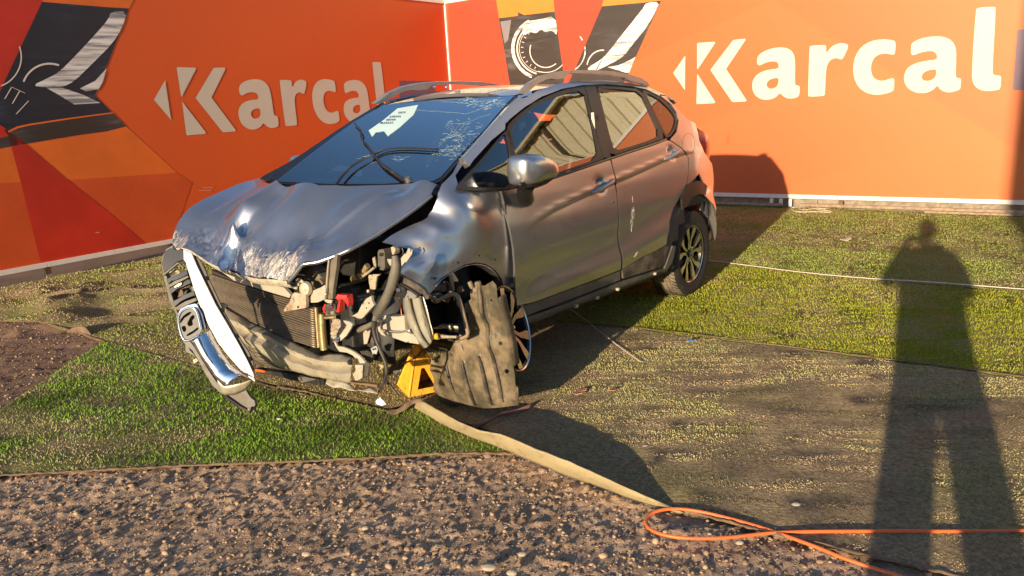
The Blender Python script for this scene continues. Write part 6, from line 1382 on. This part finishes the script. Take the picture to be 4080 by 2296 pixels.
for k in range(24): x = random.gauss(1230, 30); y = random.gauss(738, 12); crk((x, y), (x+random.gauss(0, 16), y+random.gauss(0, 6)), .0008, 2, 3)
cj = joinobj('glass_cracks', CR, wsh); cj['kind'] = 'stuff'
# ---------------- cabin
dash = loft('dashboard', [[(2.55, -.66, .98), (2.60, 0, .985), (2.55, .66, .98)], [(2.20, -.68, 1.0), (2.22, 0, 1.01), (2.20, .68, 1.0)], [(1.95, -.68, .94), (1.93, 0, .95), (1.95, .68, .94)], [(1.92, -.68, .65), (1.90, 0, .62), (1.92, .68, .65)]], M_DARK, car, 20, .02, sub=3)
def seat(nm, x, y, w):
    s = bpy.data.objects.new(nm, None); COL.objects.link(s); s.parent = car
    Rb = np.array([[math.cos(.3), 0, -math.sin(.3)], [0, 1, 0], [math.sin(.3), 0, math.cos(.3)]])
    obox('cushion', (x, y, .60), .50, w, .16, M_CLOTH, s, None, .05); obox('backrest', (x-.30, y, .88), .13, w, .60, M_CLOTH, s, Rb, .05)
    return s
for y in (-.36, .36):
    s = seat('front_seat', 1.45, y, .50); obox('headrest', (1.03, y, 1.26), .09, .26, .17, M_CLOTH, s, None, .04)
s = seat('rear_seat', .55, 0, 1.25)
for y in (-.4, .4): obox('headrest', (.16, y, 1.25), .09, .24, .14, M_CLOTH, s, None, .04)
th = np.linspace(0, 6.283, 25)[:-1]; sw = frame_from((-.9, 0, .42)); tube('steering_wheel', [sw@np.array([.18*math.cos(a), .18*math.sin(a), 0])+np.array([1.72, .36, .88]) for a in th], .014, M_DARK, car, 8, True, sm=0)
obox('steering_hub', (1.74, .36, .875), .05, .14, .10, M_DARK, car, sw, .02)
obox('rear_view_mirror', tuple(on_ws(V3, [(1385, 375)], -.07)[0]), .03, .20, .06, M_DARK2, car, None, .015)
for y in (-.60, .60): tube('inner_pillar', [(2.0, y*1.10, 1.10), (1.75, y*.90, 1.42)], .02, M_DARK, car, 6, sm=0)
tube('seat_belt', [(1.22, .66, 1.35), (1.24, .70, 1.05), (1.28, .70, .7)], .012, M_PILLARIN, car, 4)
loft('pillar_trim', [on_ws(V3, [(1530, 480), (1500, 600), (1440, 780)], -.45), on_ws(V3, [(1565, 470), (1540, 600), (1480, 785)], -.45)], M_PILLARIN, car, 10, .01)
loft('airbag_edge', [[(1.9, .60, 1.22), (1.95, .66, 1.08), (2.0, .68, 1.0)], [(1.86, .60, 1.22), (1.91, .66, 1.08), (1.96, .68, 1.0)]], M_PILLARIN, car, 10, .006)
c = pl(*V4(405, 362), 1, .66); plate('window_sticker', side_pts(V4, [(386, 352), (420, 336), (428, 352), (424, 368), (402, 388), (388, 388)], .022), mat('yellow_sticker', (.72, .45, .10), .6), car, .001, (0, 1, 0), bev=0)
plate('quarter_trim', side_pts(V4, [(1195, 285), (1212, 232), (1222, 230), (1214, 262), (1208, 292), (1200, 292)], .03), M_PAPER, car, .004, (0, -1, 0))
# things inside that are not the car's
pp = on_ws(V3, [(1225, 352), (1385, 325), (1350, 400), (1245, 495), (1150, 566), (1120, 525), (1060, 535), (1030, 572), (1003, 522), (1120, 440)], .004)
pe = bpy.data.objects.new('paper_sheet', None); COL.objects.link(pe); pe.matrix_world = Mc; tag(pe, 'white paper with handwritten figures stuck on the windscreen', 'paper')
patch('sheet', pp, M_PAPERB, pe, 'yz', .04, surf=lambda y, z: WSX(y, z)+.004, thick=.001)
random.seed(9)
def scrib(x, y, chars, s=1.):
    for k in range(chars):
        x0 = x+k*15*s; y0 = y-k*.5
        kind = random.choice('02358')
        shp = {'0': [(0, 0), (8, -2), (9, 8), (1, 9), (0, 0)], '2': [(0, 1), (8, 0), (7, 5), (0, 9), (9, 9)], '3': [(0, 0), (8, 0), (3, 4), (8, 6), (0, 10)], '5': [(8, 0), (1, 0), (1, 4), (8, 5), (7, 10), (0, 9)], '8': [(4, 0), (8, 2), (1, 6), (5, 10), (8, 6), (0, 2), (4, 0)]}[kind]
        tube('handwriting', on_ws(V3, [(x0+a*s*1.1, y0+b*s*1.3) for a, b in shp], .0055), .0022, M_INK, pe, 3, sm=0)
scrib(1232, 380, 4); scrib(1165, 412, 6); scrib(1140, 436, 5); scrib(1092, 460, 7)
we = bpy.data.objects.new('crumpled_cloth', None); COL.objects.link(we); we.matrix_world = Mc; tag(we, 'crumpled white cloth lying on the dashboard behind the windscreen', 'cloth')
for pts, y in (([(690, 850), (745, 800), (790, 785), (830, 795), (880, 815), (850, 830), (790, 832), (720, 830)], 0), ([(895, 870), (905, 830), (935, 815), (955, 850), (950, 875)], 0)):
    patch('fold', on_ws(V3, pts, -.16), M_WCLOTH, we, 'yz', .02, bump=lambda y, z: .02*(fbm(y, z, 14, 3, 25)-.5), thick=.006)
# jack stand under the front corner
js = empty('jack_stand'); tag(js, 'yellow steel jack stand with triangular openings propping up the front corner', 'jack stand')
jp = ground(*R5(1430, 985)); j0 = ground(*R5(1500, 985)); jc = np.array([j0[0]+.012, j0[1]+.085, float(gz(j0[0], j0[1]+.08))+.005]); js.location = tuple(jc)
w0, w1_, hh = .102, .032, .195
for k in range(4):
    a = k*math.pi/2+.42; Rz = np.array([[math.cos(a), -math.sin(a), 0], [math.sin(a), math.cos(a), 0], [0, 0, 1]])
    o2 = [(-w0, -w0, 0), (w0, -w0, 0), (w1_, -w1_, hh), (-w1_, -w1_, hh)]; h2 = [(-w0*.55, 0), (w0*.55, 0), (w1_*.35, hh*.72), (-w1_*.35, hh*.72)]
    P2 = [(-w0, 0), (w0, 0), (w1_, hh), (-w1_, hh)]; H2 = [(-w0*.48, hh*.15), (w0*.48, hh*.15), (w1_*.3, hh*.66), (-w1_*.3, hh*.66)]
    v2, fs = tri2d(P2, [H2] if k != 3 else []); V = [Rz@np.array([x, -(w0+(w1_-w0)*z/hh), z]) for x, z in v2]
    sd = link_mesh('side_plate', V, [tuple(f) for f in fs], M_YEL, js, False, .005, 0)
    tube('stamped_edge', [Rz@np.array([-w0, -w0, .004]), Rz@np.array([-w1_, -w1_, hh])], .007, M_YEL, js, 8, sm=0)
tube('sleeve', [(0, 0, hh*.55), (0, 0, hh+.06)], .030, M_YEL, js, 20, sm=0)
tube('ratchet_post', [(0, 0, hh*.4), (0, 0, hh+.16)], .021, M_YEL, js, 16, sm=0)
obox('saddle', (0, 0, hh+.165), .10, .05, .02, M_YEL, js, None, .004)
tube('handle', [(.03, -.03, hh+.03), (-.02, -.06, hh-.01), (-.08, -.07, hh-.03)], .005, M_HEM, js, 6)

# ================================================================== THE PHOTOGRAPHER (stands behind the camera, seen only by the shadow)
hd2 = np.array([SUN_D[0], SUN_D[1]])/np.linalg.norm(SUN_D[:2]); sd2 = np.array([hd2[1], -hd2[0]])
def PW(side, along, z): q = sd2*side+hd2*along; return (q[0], q[1], z)
pts = {  # name: (side, along, z, radius)
    'pel': (.175, -.40, .92, .185), 'bel': (.175, -.40, 1.08, .185), 'che': (.17, -.38, 1.26, .20), 'nek0': (.17, -.37, 1.42, .12), 'nek': (.165, -.35, 1.51, .085),
    'hl': (.08, -.40, .84, .125), 'kl': (.035, -.39, .50, .095), 'al': (.0, -.40, .10, .08), 'tl': (-.01, -.26, .05, .045),
    'hr': (.27, -.40, .84, .125), 'kr': (.315, -.39, .50, .095), 'ar': (.345, -.40, .10, .08), 'tr': (.36, -.26, .05, .045),
    'sl': (-.02, -.37, 1.40, .085), 'el': (-.135, -.26, 1.17, .068), 'wl': (-.05, -.12, 1.40, .035),
    'sr': (.355, -.37, 1.38, .085), 'er': (.40, -.28, 1.13, .068), 'wr': (.13, -.12, 1.38, .035)}
ed = [('pel', 'bel'), ('bel', 'che'), ('che', 'nek0'), ('nek0', 'nek'), ('pel', 'hl'), ('hl', 'kl'), ('kl', 'al'), ('al', 'tl'), ('pel', 'hr'), ('hr', 'kr'), ('kr', 'ar'), ('ar', 'tr'), ('che', 'sl'), ('sl', 'el'), ('el', 'wl'), ('che', 'sr'), ('sr', 'er'), ('er', 'wr')]
pe_ = empty('person', PW(.175, -.38, 0)); tag(pe_, 'person in dark clothes and peaked cap holding up a phone behind the view', 'person')
pb_ = np.array(pe_.location)
ks = list(pts); me = bpy.data.meshes.new('body'); me.from_pydata([tuple(np.array(PW(*pts[k][:3]))-pb_) for k in ks], [(ks.index(a), ks.index(b)) for a, b in ed], [])
bo = bpy.data.objects.new('body', me); COL.objects.link(bo); bo.parent = pe_
sk = bo.modifiers.new('skin', 'SKIN'); sl = me.skin_vertices[0].data
for k, nme in enumerate(ks): sl[k].radius = (pts[nme][3],)*2
sl[0].use_root = True; sb = bo.modifiers.new('sub', 'SUBSURF'); sb.levels = sb.render_levels = 2; me.materials.append(mat('navy_jacket_cloth', (.03, .035, .05), .85))
M_SKIN = mat('skin', (.42, .24, .16), .5, var=.05)
hc = np.array(PW(.165, -.33, 1.63))-pb_
Rh = np.array([[sd2[0], hd2[0], 0], [sd2[1], hd2[1], 0], [0, 0, 1]])
Vh = []; Fh = []; nu, nv = 24, 16
for j in range(nv+1):
    ph = math.pi*j/nv
    for i in range(nu):
        t = 2*math.pi*i/nu; x, y, z = math.sin(ph)*math.cos(t), math.sin(ph)*math.sin(t), math.cos(ph)
        rx, ry, rz = .076, .095, .115; jaw = 1-.28*max(0, -z)**1.5; px_, py_, pz_ = x*rx*jaw, y*ry*jaw+.012*max(0, -z), z*rz
        if y > .8 and abs(x) < .22: py_ += .022*math.exp(-((z+.08)/.16)**2)*(1-abs(x)/.22)
        if y > .6 and .2 < abs(x) < .55: py_ -= .008*math.exp(-((z-.08)/.12)**2)
        if y > .7 and abs(x) < .4: py_ += .005*math.exp(-((z+.48)/.07)**2)
        Vh.append(Rh@np.array([px_, py_, pz_])+hc)
for j in range(nv):
    for i in range(nu): Fh.append((j*nu+i, (j+1)*nu+i, (j+1)*nu+(i+1) % nu, j*nu+(i+1) % nu))
head = link_mesh('head', Vh, Fh, M_SKIN, pe_, True, ang=80)
for sx in (-1, 1):
    link_mesh('ear', [Rh@(v*np.array([.010, .018, .028])+np.array([sx*.078, -.005, -.005]))+hc for v in ICV], ICF.tolist(), M_SKIN, head)
    link_mesh('eye', [Rh@(v*.011+np.array([sx*.030, .083, .008]))+hc for v in ICV], ICF.tolist(), M_PAPER, head)
Vh = []; 
for j in range(8):
    ph = math.pi/2*j/7
    for i in range(24): t = 2*math.pi*i/24; Vh.append(Rh@np.array([math.sin(ph)*math.cos(t)*.086, math.sin(ph)*math.sin(t)*.105, math.cos(ph)*.098+.035])+hc)
M_CAP = mat('cap_cloth', (.04, .04, .045), .9); cap_ = link_mesh('cap', Vh, [(j*24+i, (j+1)*24+i, (j+1)*24+(i+1) % 24, j*24+(i+1) % 24) for j in range(7) for i in range(24)], M_CAP, pe_, True, .004)
link_mesh('peak', [Rh@np.array(q)+hc for q in [(-.075, .07, .042), (-.05, .15, .030), (0, .175, .026), (.05, .15, .030), (.075, .07, .042)]], [(0, 1, 2, 3, 4)], M_CAP, cap_, False, .004)
# hands round a phone just below and behind the lens
ph = obox('phone', (0, 0, 0), .155, .008, .074, M_GLOSSBLACK, None, None, .006); R3m = Matrix([[RT[0], FW[0], UP[0], 0], [RT[1], FW[1], UP[1], 0], [RT[2], FW[2], UP[2], 0], [0, 0, 0, 1]])
ph.matrix_world = Matrix.Translation(tuple(O-FW*.012+RT*.055)) @ R3m; tag(ph, 'black phone held up sideways in both hands of the person', 'phone')
for sx, wn_ in ((-1, 'wl'), (1, 'wr')):
    wpt = np.array(PW(*pts[wn_][:3])); cx_ = O-FW*.03+RT*(.055+sx*.085)-UP*.02; hv = []; he = []; hr = []
    def add(p, r): hv.append(tuple(p-pb_)); hr.append(r); return len(hv)-1
    a = add(wpt, .026); b = add(wpt*.5+cx_*.5, .028); c_ = add(cx_-FW*.02, .030); he += [(a, b), (b, c_)]
    for f in range(4):
        q0 = add(cx_+UP*(.022-.016*f)+FW*.0+RT*sx*.004, .009); q1 = add(cx_+UP*(.024-.017*f)+FW*.034-RT*sx*.006, .0085); q2 = add(cx_+UP*(.024-.017*f)+FW*.022-RT*sx*(.034+.004*(f == 1)), .0075); he += [(c_, q0), (q0, q1), (q1, q2)]
    q0 = add(cx_-FW*.022+UP*.02-RT*sx*.012, .010); q1 = add(cx_-FW*.012+UP*.028-RT*sx*.04, .009); he += [(c_, q0), (q0, q1)]
    me = bpy.data.meshes.new('hand'); me.from_pydata(hv, he, []); ho = bpy.data.objects.new('hand', me); COL.objects.link(ho); ho.parent = pe_; ho.modifiers.new('skin', 'SKIN')
    for k, r in enumerate(hr): me.skin_vertices[0].data[k].radius = (r, r)
    me.skin_vertices[0].data[2].use_root = True; s_ = ho.modifiers.new('sub', 'SUBSURF'); s_.levels = s_.render_levels = 1; me.materials.append(M_SKIN)
